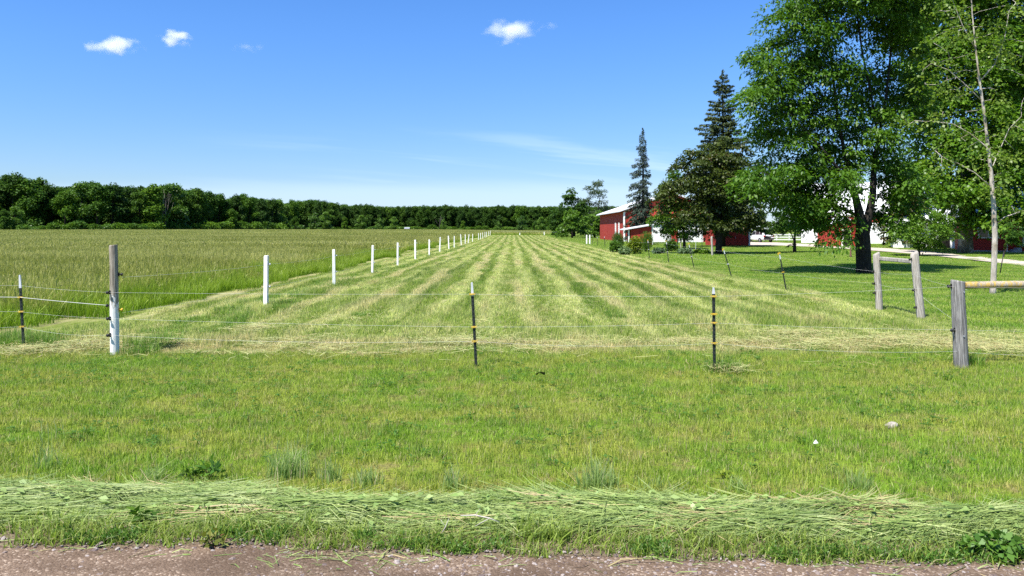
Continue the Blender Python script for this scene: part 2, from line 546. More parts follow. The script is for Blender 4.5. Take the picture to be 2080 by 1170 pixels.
X, Y = lattice(-13, 13, 4.9, 13.0, 0.30)
k = keep_turf(X, Y) & (Y > 5.30 - 0.06 * X)
scatter('lawn_grass', *place(X[k], Y[k], 0.7, 1.25), lawn_hi, 'short mown yellow green lawn grass in front of the wire fence', 'grass')
X, Y = lattice(-10, 40, 12.8, 42, 0.66)
k = keep_turf(X, Y) & off_drive(X, Y)
X, Y = X[k], Y[k]
hn_ = np.array([mnoise.noise((a * 0.45, b * 0.35, 4.0)) for a, b in zip(X, Y)])
hs = np.where(X < 8.3, 1.2 + 1.1 * np.clip(hn_, -0.5, 1), 0.8)
p1 = place(X, Y, 0.8, 1.3, 4, hs)
X, Y = lattice(-10, 72, 41, 100, 1.7)
k = (X > -7.9) & off_drive(X, Y)
p2 = place(X[k], Y[k], 0.8, 1.3, 3); p2[3][:] += 4
X, Y = lattice(-10, 150, 98, 215, 3.5)
k = (X > -7.5) & off_drive(X, Y)
p3 = place(X[k], Y[k], 0.8, 1.3, 3); p3[3][:] += 7
scatter('mown_grass', *cat_pl([p1, p2, p3]), lawn_mid + lawn_far + lawn_vfar, 'mown hay ground striped pale and green between the fences and the smooth farm lawn', 'grass')

# loose hay: pale stems lying in lines on the stubble, thickest along the fence line
def hay_pieces(n, xs, ys, length, w, mess, zmax):
    a = rng.normal(0, mess, n) + np.where(rng.random(n) < 0.5, 0, math.pi)
    d = np.stack([np.sin(a), np.cos(a), np.zeros(n)], 1)
    L = length * rng.uniform(0.5, 1.3, n)
    t = np.linspace(-0.5, 0.5, 3)
    base = np.stack([xs, ys, gz(xs, ys) + rng.uniform(0.01, zmax, n)], 1)
    P = base[:, None, :] + d[:, None, :] * (L[:, None] * t[None, :])[:, :, None]
    P[:, :, 2] += rng.normal(0, 0.012, (n, 3)) + 0.01
    P[:, :, 0] += rng.normal(0, 0.02, (n, 3))
    side = np.stack([np.cos(a), -np.sin(a), rng.uniform(-0.6, 0.6, n)], 1)
    side /= np.linalg.norm(side, axis=1)[:, None]
    W = np.full((n, 3), w) * rng.uniform(0.6, 1.4, n)[:, None]
    return P, W, side


M_hay = grass_mat('loose_hay', (0.44, 0.46, 0.20), (0.46, 0.46, 0.21), (0.46, 0.46, 0.21), tan=(0.44, 0.35, 0.18), tan_at=0.75, transl=0.2)
Ps, Ws, Ss = [], [], []
nn = 8000
yy = 12.2 * (70 / 12.2) ** rng.random(nn)
kk = rng.integers(-6, 8, nn)
xx = 0.44 + 1.06 * kk + rng.normal(0, 0.24, nn) + 0.3 * np.sin(yy * 0.11 + kk)
ok = (np.array([mnoise.noise((a * 0.8, b * 0.25, 2.0)) for a, b in zip(xx, yy)]) > -0.15) & (xx < 8.6) & (xx > -7.5)
xx, yy = xx[ok], yy[ok]
P, W, S_ = hay_pieces(len(xx), xx, yy, 0.28, 0.006, 0.6, 0.06)
W *= (np.clip(yy / 16, 1, 4))[:, None]
Ps.append(P); Ws.append(W); Ss.append(S_)
nn = 11000
xx = rng.uniform(-11, 10.5, nn); yy = 12.6 + rng.normal(0, 0.55, nn) + 0.25 * np.sin(xx * 0.9)
ok = np.array([mnoise.noise((a * 0.7, b * 1.6, 5.0)) for a, b in zip(xx, yy)]) > -0.02
xx, yy = xx[ok], yy[ok]
P, W, S_ = hay_pieces(len(xx), xx, yy, 0.26, 0.006, 1.4, 0.07)
Ps.append(P); Ws.append(W); Ss.append(S_)
# little heaps beside posts
for hx, hy, hr, hn in ((-5.55, 12.6, 0.35, 600), (-7.2, 11.9, 0.7, 900), (-4.7, 14.3, 0.5, 500), (6.6, 12.6, 0.9, 900), (4.9, 13.6, 0.6, 700), (2.8, 10.25, 0.3, 250), (-0.9, 12.6, 0.5, 400), (7.4, 11.8, 0.7, 500)):
    xx = hx + rng.normal(0, hr * 0.5, hn); yy = hy + rng.normal(0, hr * 0.4, hn)
    P, W, S_ = hay_pieces(hn, xx, yy, 0.24, 0.005, 1.5, 0.10)
    Ps.append(P); Ws.append(W); Ss.append(S_)
me = blade_mesh('loose_hay', np.concatenate(Ps), np.concatenate(Ws), np.concatenate(Ss), rng.random(sum(len(p) for p in Ps)))
tag(link('loose_hay', me, M_hay), 'dry pale hay left lying in lines on the mown strip', 'hay', None, 'stuff')

# tall meadow
M_tall = grass_mat('meadow', (0.170, 0.310, 0.018), (0.225, 0.320, 0.028), (0.265, 0.275, 0.062), tan=(0.42, 0.38, 0.17), tan_at=0.94, bands=(0.43, 0.42, 0.14), nscale=0.16, contrast=0.55)
M_tallg = grass_mat('meadow_edge', (0.160, 0.275, 0.014), (0.235, 0.350, 0.022), (0.290, 0.365, 0.050), tan=(0.36, 0.31, 0.17), tan_at=0.95)
tall = [grass_patch('meadow_patch', 1.0, 620, 0.42, 0.80, 0.0085, 0.28, 5, M_tall, 0.45) for _ in range(3)]
tallg = [grass_patch('meadow_green_patch', 1.0, 620, 0.30, 0.62, 0.0105, 0.30, 4, M_tallg, 0.08) for _ in range(3)]
tall2 = [grass_patch('meadow_far_patch', 2.4, 1000, 0.50, 0.80, 0.020, 0.30, 4, M_tall, 0.5) for _ in range(3)]
tall3 = [grass_patch('meadow_farther_patch', 7.0, 1500, 0.55, 0.82, 0.06, 0.30, 3, M_tall, 0.5) for _ in range(3)]


def tall_edge(Y):
    return -7.75 - 0.25 * np.sin(Y * 0.31) - 0.9 * (1 - sstep(15, 24, Y)) - 0.4


L = []
X, Y = lattice(-52, -7, 13.6, 55, 0.8)
front = 13.9 + 0.5 * np.sin(X * 1.3) + np.where(X > -10.5, 1.6 * sstep(-10.5, -8.5, X), 0)
k = (X < tall_edge(Y)) & (Y > front)
X, Y, front = X[k], Y[k], front[k]
dist_e = np.minimum(tall_edge(Y) - X, (Y - front) * 0.55)
gr = dist_e < rng.uniform(0.3, 1, len(X)) * rng.uniform(1, 7, len(X))
p = place(X, Y, 0.8, 1.15, 3, np.where(dist_e < 0.8, 0.75, 1.0)); p[3][gr] += 3
L.append(p)
X, Y = lattice(-150, -7, 54, 150, 1.9)
k = X < tall_edge(Y)
X, Y = X[k], Y[k]
p = place(X, Y, 0.85, 1.15, 3); p[3][:] += 6
gr = (tall_edge(Y) - X) < rng.uniform(0.3, 2.6, len(X))
p[3][gr] += -6 + 3
L.append(p)
X, Y = lattice(-420, 0, 148, 610, 5.6, 0.35, 0.66)
k = (X < tall_edge(Y) - 2)
p = place(X[k], Y[k], 0.85, 1.15, 3); p[3][:] += 9
L.append(p)
X, Y = lattice(-12, 30, 222, 610, 5.6)
k = X < 6 + 0.03 * Y
p = place(X[k], Y[k], 0.85, 1.15, 3); p[3][:] += 9
L.append(p)
scatter('tall_meadow_grass', *cat_pl(L), tall + tallg + tall2 + tall3, 'tall uncut meadow grass with brownish seed heads left of the white posts', 'grass')

# taller tufts left standing on the hay strip and at the fence foot
M_tuft = grass_mat('standing_tufts', (0.115, 0.230, 0.022), (0.155, 0.285, 0.036), (0.210, 0.320, 0.060), tan_at=0.93)
tuftp = [grass_patch('standing_tuft_patch', 0.35, 170, 0.10, 0.26, 0.008, 0.6, 4, M_tuft) for _ in range(3)]
pts = []
for fx in (-7.3, -7.6, -7.9, -5.6, -5.75, -9.5, -9.0, -8.4):
    for q in range(5):
        pts.append((fx + random.uniform(-0.3, 0.3), 12.4 + random.uniform(-0.3, 0.8)))
pts += [(-5.62, 11.75), (-5.5, 11.8), (2.72, 10.3), (2.85, 10.35), (6.2, 10.72)]
for q in range(110):
    yq = 14 * (90 / 14) ** random.random()
    pts.append((-5.75 + random.uniform(-1.0, 0.6) + 0.003 * yq, yq))
for q in range(50):
    yq = 15 * (80 / 15) ** random.random()
    kq = random.choice([-4, -3, -2, 1, 2, 3, 4, 5, 6])
    pts.append((0.95 + 1.06 * kq + random.uniform(-0.15, 0.15), yq))
pts = np.array(pts)
hs = np.where(pts[:, 1] > 14, 0.75, 1.0)
scatter('grass_tufts', *place(pts[:, 0], pts[:, 1], 0.6, 1.2, 3, hs), tuftp, 'dark green tufts the mower left along the fence posts', 'grass')

# swath of cut grass lying along the road
def swath_top(x):
    return 5.46 - 0.06 * x + 0.10 * np.sin(x * 1.7) + 0.07 * np.sin(x * 3.1 + 1)


def swath_bot(x):
    return 4.83 - 0.042 * x + 0.03 * np.sin(x * 2.3)


# verge between road and swath
M_verge = grass_mat('verge_grass', (0.200, 0.290, 0.040), (0.290, 0.380, 0.075), (0.410, 0.470, 0.150), tan=(0.44, 0.39, 0.22), tan_at=0.88, contrast=1.5, transl=0.45)
verge = [grass_patch('verge_patch', 0.25, 110, 0.04, 0.135, 0.0100, 0.75, 4, M_verge) for _ in range(4)] + \
        [grass_patch('verge_short_patch', 0.25, 170, 0.03, 0.10, 0.007, 0.8, 3, M_verge) for _ in range(2)]
X, Y = lattice(-6, 6, 4.3, 5.5, 0.12, 0.4, 0.66, 2)
e = np.interp(X, xs, edge)
k = (Y > e + 0.03 + 0.05 * rng.random(len(X))) & (Y < swath_bot(X) + 0.03)
p = place(X[k], Y[k], 0.55, 1.15, 4)
low = (Y[k] - e[k]) < 0.16
p[3][low] = 4 + rng.integers(0, 2, low.sum())
scatter('verge_grass', *p, verge, 'rough upright grass on the verge beside the gravel road', 'grass')


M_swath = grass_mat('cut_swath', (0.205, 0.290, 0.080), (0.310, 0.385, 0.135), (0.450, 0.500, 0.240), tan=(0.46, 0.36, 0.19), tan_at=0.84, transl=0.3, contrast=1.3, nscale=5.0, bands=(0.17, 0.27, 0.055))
n = 23000
x = rng.uniform(-5.6, 5.6, n); v = rng.beta(1.3, 1.3, n)
y = swath_bot(x) + v * (swath_top(x) - swath_bot(x))
prof = 0.068 * np.sin(np.pi * np.clip(v, 0.03, 0.97)) * (0.75 + 1.5 * np.array([mnoise.noise((a * 2.2, b * 4, 0)) for a, b in zip(x, y)]))
lay = np.array([0.60 * mnoise.noise((a * 1.2, b * 2.6, 7.0)) for a, b in zip(x, y)])
a = lay + rng.normal(0, 0.11, n)
stray = rng.random(n) < 0.045
a[stray] += rng.normal(0, 0.9, stray.sum())
Ls = rng.uniform(0.2, 0.75, n)
t = np.linspace(-0.5, 0.5, 5)
d = np.stack([np.cos(a), np.sin(a), rng.normal(0, 0.05, n)], 1)
base = np.stack([x, y, gz(x, y) + prof * rng.uniform(0.15, 1.0, n) ** 0.5 + 0.01], 1)
P = base[:, None, :] + d[:, None, :] * (Ls[:, None] * t)[:, :, None]
bend = rng.normal(0, 0.16, n)
P[:, :, 1] += (bend * Ls)[:, None] * (t ** 2 * 4)[None, :] + (rng.normal(0, 0.10, n) * Ls)[:, None] * (t ** 3 * 8)[None, :]
P[:, :, 2] += rng.normal(-0.01, 0.022, n)[:, None] * (t ** 2 * 4)[None, :] + rng.normal(0, 0.003, (n, 5))
P[:, :, 2] = np.maximum(P[:, :, 2], gz(P[:, :, 0], P[:, :, 1]) + 0.004)
side = np.stack([-np.sin(a), np.cos(a), rng.normal(0.25, 0.8, n)], 1); side /= np.linalg.norm(side, axis=1)[:, None]
W = (rng.uniform(0.0025, 0.0090, n))[:, None] * np.array([0.5, 0.9, 1, 0.85, 0.15])[None, :]
tagtone = np.clip(rng.random(n) * 0.85 + 0.30 * (np.array([mnoise.noise((q * 1.5, w * 3.5, 3.0)) for q, w in zip(x, y)]) > 0.24), 0, 1)
# flat leaf pieces among the stems
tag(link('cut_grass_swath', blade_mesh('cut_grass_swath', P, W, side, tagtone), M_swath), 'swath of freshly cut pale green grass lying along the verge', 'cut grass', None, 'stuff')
# straws dropped on the road
n = 190
x = np.concatenate([rng.uniform(-4, 4, 110), rng.normal(-1.05, 0.28, 80)]); y = np.concatenate([4.60 - 0.045 * x[:110] - np.abs(rng.normal(0, 0.12, 110)), 4.58 - np.abs(rng.normal(0, 0.10, 80))])
P, W, S_ = hay_pieces(n, x, y, 0.22, 0.0055, 0.5, 0.012)
P = P[:, :, [1, 0, 2]]
c0 = P.mean(1, keepdims=True); P = P - c0 + np.stack([x, y, gz(x, y) + 0.012], 1)[:, None, :]
S_ = S_[:, [1, 0, 2]]
tag(link('fallen_straws', blade_mesh('fallen_straws', P, W, S_, rng.random(n) * 0.95), M_swath), 'loose green cut stems dropped at the edge of the gravel road', 'cut grass', None, 'stuff')


# pebbles on the road
def pebble_mesh(name, r, mat, seed):
    rr = random.Random(seed); mb = MB(); n = 7
    rows = [(0.0, -0.5), (0.75, -0.3), (1.0, 0.05), (0.7, 0.42), (0.0, 0.55)]
    vs = []
    for q, (s_, z) in enumerate(rows):
        for k in range(n):
            a = 2 * math.pi * k / n
            j = rr.uniform(0.75, 1.2)
            vs.append((r * s_ * j * math.cos(a) * 1.25, r * s_ * j * math.sin(a), r * (z + rr.uniform(-0.08, 0.08))))
    fs = [(i * n + k, i * n + (k + 1) % n, (i + 1) * n + (k + 1) % n, (i + 1) * n + k) for i in range(4) for k in range(n)]
    mb.add(vs, fs, False)
    me = mb.mesh(name); me.materials.append(mat); return me


M_peb = [plain_mat('pebble_a', (0.24, 0.19, 0.165), 0.9, 0.2), plain_mat('pebble_b', (0.15, 0.115, 0.105), 0.9, 0.2), plain_mat('pebble_c', (0.36, 0.31, 0.28), 0.9, 0.2)]
pm = [pebble_mesh('pebble', 0.006, M_peb[i % 3], i) for i in range(6)]
n = 5200
x = rng.uniform(-4.2, 4.2, n); y = rng.uniform(4.25, 4.85, n)
k = y < np.interp(x, xs, edge) + 0.02
x, y = x[k], y[k]; n = len(x)
s = rng.gamma(2.0, 0.33, n) + 0.3
rot = rng.uniform(0, 6.28, (n, 3)) * np.array([0.1, 0.1, 1])
scatter('gravel', np.stack([x, y, gz(x, y) + 0.008], 1), np.stack([s, s, s], 1), rot, rng.integers(0, 6, n), pm, 'small loose stones on the surface of the gravel road', 'gravel')


# ================================================================== PLANTS
def leaves_mesh(name, P, A, Nn, Ln, Wd, tone, extra_bend=0.0):
    """diamond leaves: bases P, axes A, normals Nn"""
    A = A / np.linalg.norm(A, axis=1)[:, None]
    S_ = np.cross(A, Nn); S_ /= (np.linalg.norm(S_, axis=1)[:, None] + 1e-9)
    up = np.cross(S_, A)
    L_ = np.asarray(Ln)[:, None]; W_ = np.asarray(Wd)[:, None]
    v0 = P; v1 = P + A * L_ * 0.42 + S_ * W_ * 0.5 + up * W_ * 0.12
    v2 = P + A * L_ - up * L_ * extra_bend; v3 = P + A * L_ * 0.42 - S_ * W_ * 0.5 + up * W_ * 0.12
    V = np.stack([v0, v1, v2, v3], 1).reshape(-1, 3)
    Q = np.arange(len(V)).reshape(-1, 4)
    return fast_mesh(name, V, Q, np.repeat(tone, 4))


def rand_dirs(n):
    v = rng.normal(0, 1, (n, 3)); return v / np.linalg.norm(v, axis=1)[:, None]


def ell_points(ells, n):
    """points spread through a union of ellipsoids, (cx,cy,cz,rx,ry,rz,weight)"""
    w = np.array([e[3] * e[4] * e[5] * (e[6] if len(e) > 6 else 1) for e in ells]); w = w / w.sum()
    out = []
    for e, c in zip(ells, rng.multinomial(n, w)):
        d = rand_dirs(c) * (rng.random(c) ** (1 / 2.3))[:, None]
        out.append(d * np.array(e[3:6]) + np.array(e[:3]))
    return np.concatenate(out)


def colonize(att, nodes, parents, step, infl, kill, iters=90, trop=(0, 0, 0.05)):
    P = [np.array(p, float) for p in nodes]; par = list(parents)
    att = np.array(att); alive = np.ones(len(att), bool)
    best = np.full(len(att), 1e9); bi = np.zeros(len(att), int)

    def upd(idx):
        for i in idx:
            d = np.linalg.norm(att - P[i], axis=1)
            m = d < best
            best[m] = d[m]; bi[m] = i
    upd(range(len(P)))
    trop = np.array(trop); seen = set()
    for it in range(iters):
        act = alive & (best < infl)
        if not act.any(): break
        new = []
        for i in np.unique(bi[act]):
            m = act & (bi == i)
            dv = att[m] - P[i]; dv = dv / (np.linalg.norm(dv, axis=1)[:, None] + 1e-9)
            s = dv.mean(0) + trop + rng.normal(0, 0.10, 3)
            ln = np.linalg.norm(s)
            if ln < 1e-3: continue
            q = P[i] + s / ln * step
            key = (i, tuple(np.round(q / (step * 0.35)).astype(int)))
            if key in seen: continue
            seen.add(key)
            P.append(q); par.append(int(i)); new.append(len(P) - 1)
        if not new: break
        upd(new)
        alive &= best > kill
    return np.array(P), np.array(par)


def skeleton_radii(P, par, tip, base):
    n = len(P); nch = np.zeros(n, int)
    for i in range(n):
        if par[i] >= 0: nch[par[i]] += 1
    cnt = np.where(nch == 0, 1.0, 0.0)
    for i in range(n - 1, -1, -1):
        if par[i] >= 0: cnt[par[i]] += cnt[i]
    e = math.log(cnt[0]) / math.log(base / tip) if cnt[0] > 1 else 2
    return tip * cnt ** (1 / e), nch


def skeleton_mesh(name, P, par, rad, min_r=0.0):
    n = len(P); ch = [[] for _ in range(n)]
    for i in range(n):
        if par[i] >= 0: ch[par[i]].append(i)
    mb = MB(); starts = [(0, None)]
    while starts:
        i, pr = starts.pop()
        path = []; rr = []
        if pr is not None: path.append(P[pr]); rr.append(min(rad[i] * 1.15, rad[pr]))
        while True:
            path.append(P[i]); rr.append(rad[i])
            if not ch[i]: break
            c = sorted(ch[i], key=lambda j: -rad[j])
            for j in c[1:]: starts.append((j, i))
            i = c[0]
        if len(path) < 2 or max(rr) < min_r: continue
        r0 = rr[0]
        mb.tube(path, rr, 10 if r0 > 0.12 else (6 if r0 > 0.035 else 4), True, True)
    return mb.mesh(name)


def make_tree(name, label, cat, base, trunk, base_r, ells, natt, leaf, nleaf, M_leaf, M_bark, step=0.45, infl=4.0, kill=0.55,
              tip=0.012, spread=0.35, droop=0.35, group=None, tipn=2, leaf_w=0.5, trop=(0, 0, 0.05), keep=None, flare=1.25, min_r=0.0, per=60, thin=0.55):
    """a broadleaf tree: limbs grown towards points spread through the crown's shape, leaves along the twigs"""
    root = empty(name, base)
    tag(root, label, cat, group)
    nodes = []; par = []
    tr = [np.array(p, float) for p in trunk[0]]
    for j, line in enumerate(trunk):
        pts = [np.array(p, float) for p in line]
        if j == 0:
            start = -1; prev = None
        else:
            dd = [np.linalg.norm(nodes[k] - pts[0]) for k in range(len(nodes))]
            start = int(np.argmin(dd)); prev = nodes[start]
        dense = []
        src = pts if prev is None else [prev] + pts
        for a, b in zip(src[:-1], src[1:]):
            m = max(1, int(np.linalg.norm(b - a) / step))
            dense += [a + (b - a) * (q / m) for q in range(m)]
        dense.append(src[-1])
        if prev is not None: dense = dense[1:]
        for p in dense:
            nodes.append(p); par.append(start if start >= -1 and (not nodes or len(nodes) == 1 or p is dense[0]) else len(nodes) - 2)
            start = -2
    att = ell_points(ells, natt)
    P, pr = colonize(att, nodes, par, step, infl, kill, trop=trop)
    rad, nch = skeleton_radii(P, pr, tip, base_r)
    zt_ = P[:, 2] / P[:, 2].max()
    rad = tip + (rad - tip) * (1 - thin * np.clip((zt_ - 0.10) / 0.35, 0, 1))
    # root flare
    for i in range(len(P)):
        if P[i][2] < 0.6 and rad[i] > base_r * 0.6: rad[i] *= 1 + (flare - 1) * (1 - P[i][2] / 0.6) ** 2
    link('trunk', skeleton_mesh('trunk', P, pr, rad, min_r), M_bark, root)
    tw = np.where((rad < tip * 2.4))[0]
    w = np.where(nch[tw] == 0, 2.0, 1.0) ** tipn; w /= w.sum()
    c0 = np.mean(P[tw], 0)
    ns = max(8, nleaf // per)
    sn = rng.choice(tw, ns, p=w); so_ = P[sn] - c0; so_ /= (np.linalg.norm(so_, axis=1)[:, None] + 1e-6)
    scn = P[sn] + so_ * spread * 0.5 + rng.normal(0, spread * 0.5, (ns, 3))
    srad = spread * 1.55 * rng.uniform(0.6, 1.25, ns)
    stilt = rng.normal(0, 0.28, (ns, 2)) - so_[:, :2] * 0.35
    which = rng.choice(ns, nleaf, p=srad ** 2 / (srad ** 2).sum()); pick = sn[which]
    an = rng.uniform(0, 6.283, nleaf); rr_ = np.sqrt(rng.random(nleaf)) * srad[which]
    off = np.stack([np.cos(an) * rr_, np.sin(an) * rr_, np.zeros(nleaf)], 1)
    off[:, 2] = off[:, 0] * stilt[which, 0] + off[:, 1] * stilt[which, 1] - 0.30 * rr_ ** 2 / srad[which] + rng.normal(0, 0.13, nleaf) * srad[which]
    pos = scn[which] + off
    outd = np.stack([np.cos(an), np.sin(an), np.zeros(nleaf)], 1)
    if keep is not None:
        m = keep(pos); pos = pos[m]; outd = outd[m]; pick = pick[m]; which = which[m]
    nl = len(pos)
    A = outd * 0.6 + rand_dirs(nl) * 0.55 + np.array([0, 0, -droop])
    Nn = rand_dirs(nl) * 0.55 + np.array([0, 0, 1.0])
    Ln = leaf * rng.uniform(0.65, 1.3, nl)
    ct = rng.random(ns)
    tone = np.clip(0.5 * rng.random(nl) + 0.5 * ct[which], 0, 1)
    link('crown', leaves_mesh('crown', pos, A, Nn, Ln, Ln * leaf_w, tone, 0.1), M_leaf, root)
    return root


# leaf and bark kinds
L_ash = leaf_mat('ash_leaves', (0.034, 0.098, 0.010), (0.115, 0.225, 0.022), 0.36)
L_sap = leaf_mat('sapling_leaves', (0.150, 0.240, 0.022), (0.290, 0.370, 0.050), 0.45, accent=(0.30, 0.20, 0.06), acc_at=0.95)
L_maple = leaf_mat('maple_leaves', (0.050, 0.130, 0.010), (0.190, 0.330, 0.028), 0.42)
L_red = leaf_mat('olive_maple_leaves', (0.030, 0.050, 0.010), (0.125, 0.165, 0.026), 0.30, accent=(0.125, 0.070, 0.030), acc_at=0.84)
L_dark = leaf_mat('dark_leaves', (0.018, 0.055, 0.010), (0.085, 0.165, 0.018), 0.30, 0.25, rough=0.6, spec=0.15)
L_mid = leaf_mat('mid_leaves', (0.030, 0.088, 0.011), (0.135, 0.240, 0.022), 0.32, 0.25, rough=0.6, spec=0.15)
L_bright = leaf_mat('bright_leaves', (0.050, 0.120, 0.014), (0.150, 0.270, 0.030), 0.34, 0.5)
L_willow = leaf_mat('grey_leaves', (0.050, 0.085, 0.045), (0.120, 0.160, 0.090), 0.3, 0.25)
L_yel = leaf_mat('yellow_leaves', (0.150, 0.220, 0.020), (0.300, 0.350, 0.040), 0.4)
L_spruce = leaf_mat('spruce_needles', (0.030, 0.052, 0.018), (0.095, 0.120, 0.042), 0.1, 0.5, rough=0.6, spec=0.2)
L_spruce2 = leaf_mat('blue_spruce_needles', (0.040, 0.062, 0.034), (0.115, 0.145, 0.082), 0.1, 0.5, accent=(0.12, 0.10, 0.04), acc_at=0.93, rough=0.6, spec=0.2)
L_cedar = leaf_mat('cedar_needles', (0.035, 0.045, 0.012), (0.110, 0.105, 0.032), 0.15, 0.6, accent=(0.13, 0.075, 0.04), acc_at=0.8)
B_dark = bark_mat('dark_bark', (0.018, 0.015, 0.013), (0.045, 0.038, 0.031))
B_grey = bark_mat('grey_bark', (0.30, 0.265, 0.225), (0.50, 0.455, 0.39), 3.0, (0.26, 0.22, 0.16))
B_maple = bark_mat('maple_bark', (0.10, 0.085, 0.065), (0.26, 0.22, 0.16), 3.0, (0.36, 0.33, 0.27))
B_dead = bark_mat('dead_wood', (0.15, 0.13, 0.11), (0.24, 0.21, 0.18))

# ---- the big ash on the farm lawn
D = 33.4
bx, by = wx(1755, D), D
E = lambda px, py, rx, rz, dy=0.0, ry=None, w=1.0: ((px - 1755) / F * D, dy, wz(py, D), rx / F * D, ry if ry else rx / F * D, rz / F * D, w)
ash = [E(1632, 55, 82, 85), E(1720, -40, 130, 100), E(1575, 190, 60, 75, -0.5), E(1670, 170, 85, 75, 0.5), E(1830, 20, 80, 100, 0.5), E(1640, 300, 70, 60, 0.3),
       E(1562, 362, 62, 44, -0.6, None, 1.2), E(1500, 360, 22, 26, -0.3), E(1680, 380, 95, 70, 0.2, None, 1.5), E(1755, 250, 90, 130, 1.2, 2.6, 0.2), E(1655, 425, 65, 28, 0.2), E(1600, 250, 60, 55, 0.8), E(1555, 130, 34, 55, 0.3),
       E(1815, 360, 50, 55, 0.4, 1.6, 0.8), E(1800, 415, 55, 40, 0.5, 1.4, 0.9), E(1850, 180, 50, 100, 1.0, 1.6, 0.8), E(1740, -130, 90, 50), E(1690, 470, 40, 22, -1.0, 1.5), E(1665, -60, 60, 60, 0.2)]
q = lambda px, py, dy=0.0: ((px - 1755) / F * D, dy, max(0, wz(py, D)))
ash_tr = [[(0, 0, -0.1), q(1754, 520), q(1752, 478), q(1745, 430), q(1735, 380, 0.1), q(1722, 320, 0.2), q(1700, 230), q(1690, 140), q(1680, 40), q(1672, -60)],
          [q(1757, 476), q(1764, 440), q(1773, 395), q(1782, 330, 0.3), q(1795, 270, 0.4), q(1808, 200, 0.4), q(1822, 110, 0.6), q(1830, 20, 0.7), q(1835, -60)],
          [q(1785, 260, 0.2), q(1772, 190, 0.1), q(1752, 110), q(1740, 20), q(1735, -90)],
          [q(1738, 400), q(1700, 350, -0.4), q(1655, 300, -0.6), q(1605, 250, -0.8)],
          [q(1748, 440), q(1700, 415, 0.3), q(1650, 405, 0.2), q(1590, 390, -0.2)]]
make_tree('ash_tree', 'tall dark green ash tree with a forked black trunk on the farm lawn', 'tree', (bx, by, float(gz(bx, by)) - 0.05), ash_tr, 0.31, ash, 1300,
          0.19, 92000, L_ash, B_dark, step=0.42, infl=5.0, kill=0.55, tip=0.013, spread=0.40, droop=0.35, leaf_w=0.46, flare=1.05, per=62, thin=0.68, keep=lambda q_: ~((np.abs(q_[:, 0] - 0.15) < 0.75) & (q_[:, 2] < 4.4)))

# ---- young pale-barked maple
D2 = 22.7
bx, by = wx(2016, D2), D2
q = lambda px, py, dy=0.0: ((px - 2016) / F * D2, dy, max(0, wz(py, D2)))
E = lambda px, py, rx, rz, dy=0.0, ry=None, w=1.0: ((px - 2016) / F * D2, dy, wz(py, D2), rx / F * D2, ry if ry else rx / F * D2, rz / F * D2, w)
sap_tr = [[(0, 0, -0.1), q(2019, 540), q(2021, 480), q(2018, 410), q(2013, 350), q(2005, 280), q(1998, 220), q(1989, 160), q(1982, 100), q(1975, 30), q(1970, -60), q(1966, -140)],
          [q(2020, 458), q(2040, 440), q(2085, 425)], [q(2013, 345), q(2030, 305), q(2050, 260), q(2075, 235)], [q(1996, 205), q(1960, 170), q(1925, 140)],
          [q(1990, 165), q(2020, 130), q(2040, 80), q(2050, 20)], [q(2008, 300), q(1970, 270), q(1935, 250)], [q(1982, 100), q(1955, 50), q(1935, 0)], [q(2015, 380), q(1980, 350), q(1945, 330)]]
sap = [E(1950, 120, 90, 100, 0.2), E(1900, 220, 70, 90, 0.2), E(1950, 300, 80, 60), E(2060, 150, 60, 120), E(2060, 330, 60, 90, 0.2), E(1990, 10, 100, 80), E(2090, 420, 60, 50), E(1910, 330, 60, 50)]
make_tree('young_maple', 'slender young maple with pale grey trunk and sparse yellow green leaves', 'tree', (bx, by, float(gz(bx, by)) - 0.05), sap_tr, 0.085, sap, 260,
          0.095, 4200, L_sap, B_grey, step=0.25, infl=3.0, kill=0.42, tip=0.007, spread=0.20, droop=0.5, leaf_w=0.8, per=16, thin=0.35)

# ---- the large maple in front of the house
D3 = 62.0
bx, by = wx(1961, D3), D3
q = lambda px, py, dy=0.0: ((px - 1961) / F * D3, dy, max(0, wz(py, D3)))
E = lambda px, py, rx, rz, dy=0.0, ry=None, w=1.0: ((px - 1961) / F * D3, dy, wz(py, D3), rx / F * D3, ry if ry else rx / F * D3, rz / F * D3, w)
big = [E(1960, 300, 105, 120, -1), E(1900, 200, 70, 110, -1), E(2050, 250, 90, 150, 0), E(1980, 110, 110, 120, 0), E(1880, 80, 60, 80, 0), E(2070, 60, 90, 120, 0),
       E(1900, 380, 60, 60, -2), E(2040, 400, 70, 45, -2), E(1960, 420, 70, 35, -2.5), E(1940, -20, 120, 70), E(2080, 330, 60, 80, -1), E(1860, 300, 35, 60, 0), E(2090, 180, 60, 110, 0), E(2020, 0, 90, 70, 0), E(2060, 430, 40, 25, -2)]
make_tree('large_maple', 'huge bright green maple with a thick mottled trunk before the red house', 'tree', (bx, by, -0.05),
          [[(0, 0, -0.1), q(1961, 480), q(1962, 440), q(1960, 380), q(1958, 300), q(1956, 200), q(1955, 80)],
           [q(1958, 420), q(1925, 350), q(1895, 260)], [q(1962, 420), q(2000, 340), q(2045, 240), q(2065, 120)]], 0.50, big, 900,
          0.30, 84000, L_maple, B_maple, step=0.8, infl=9, kill=1.0, tip=0.022, spread=0.75, droop=0.35, leaf_w=0.75, flare=1.15, per=52)

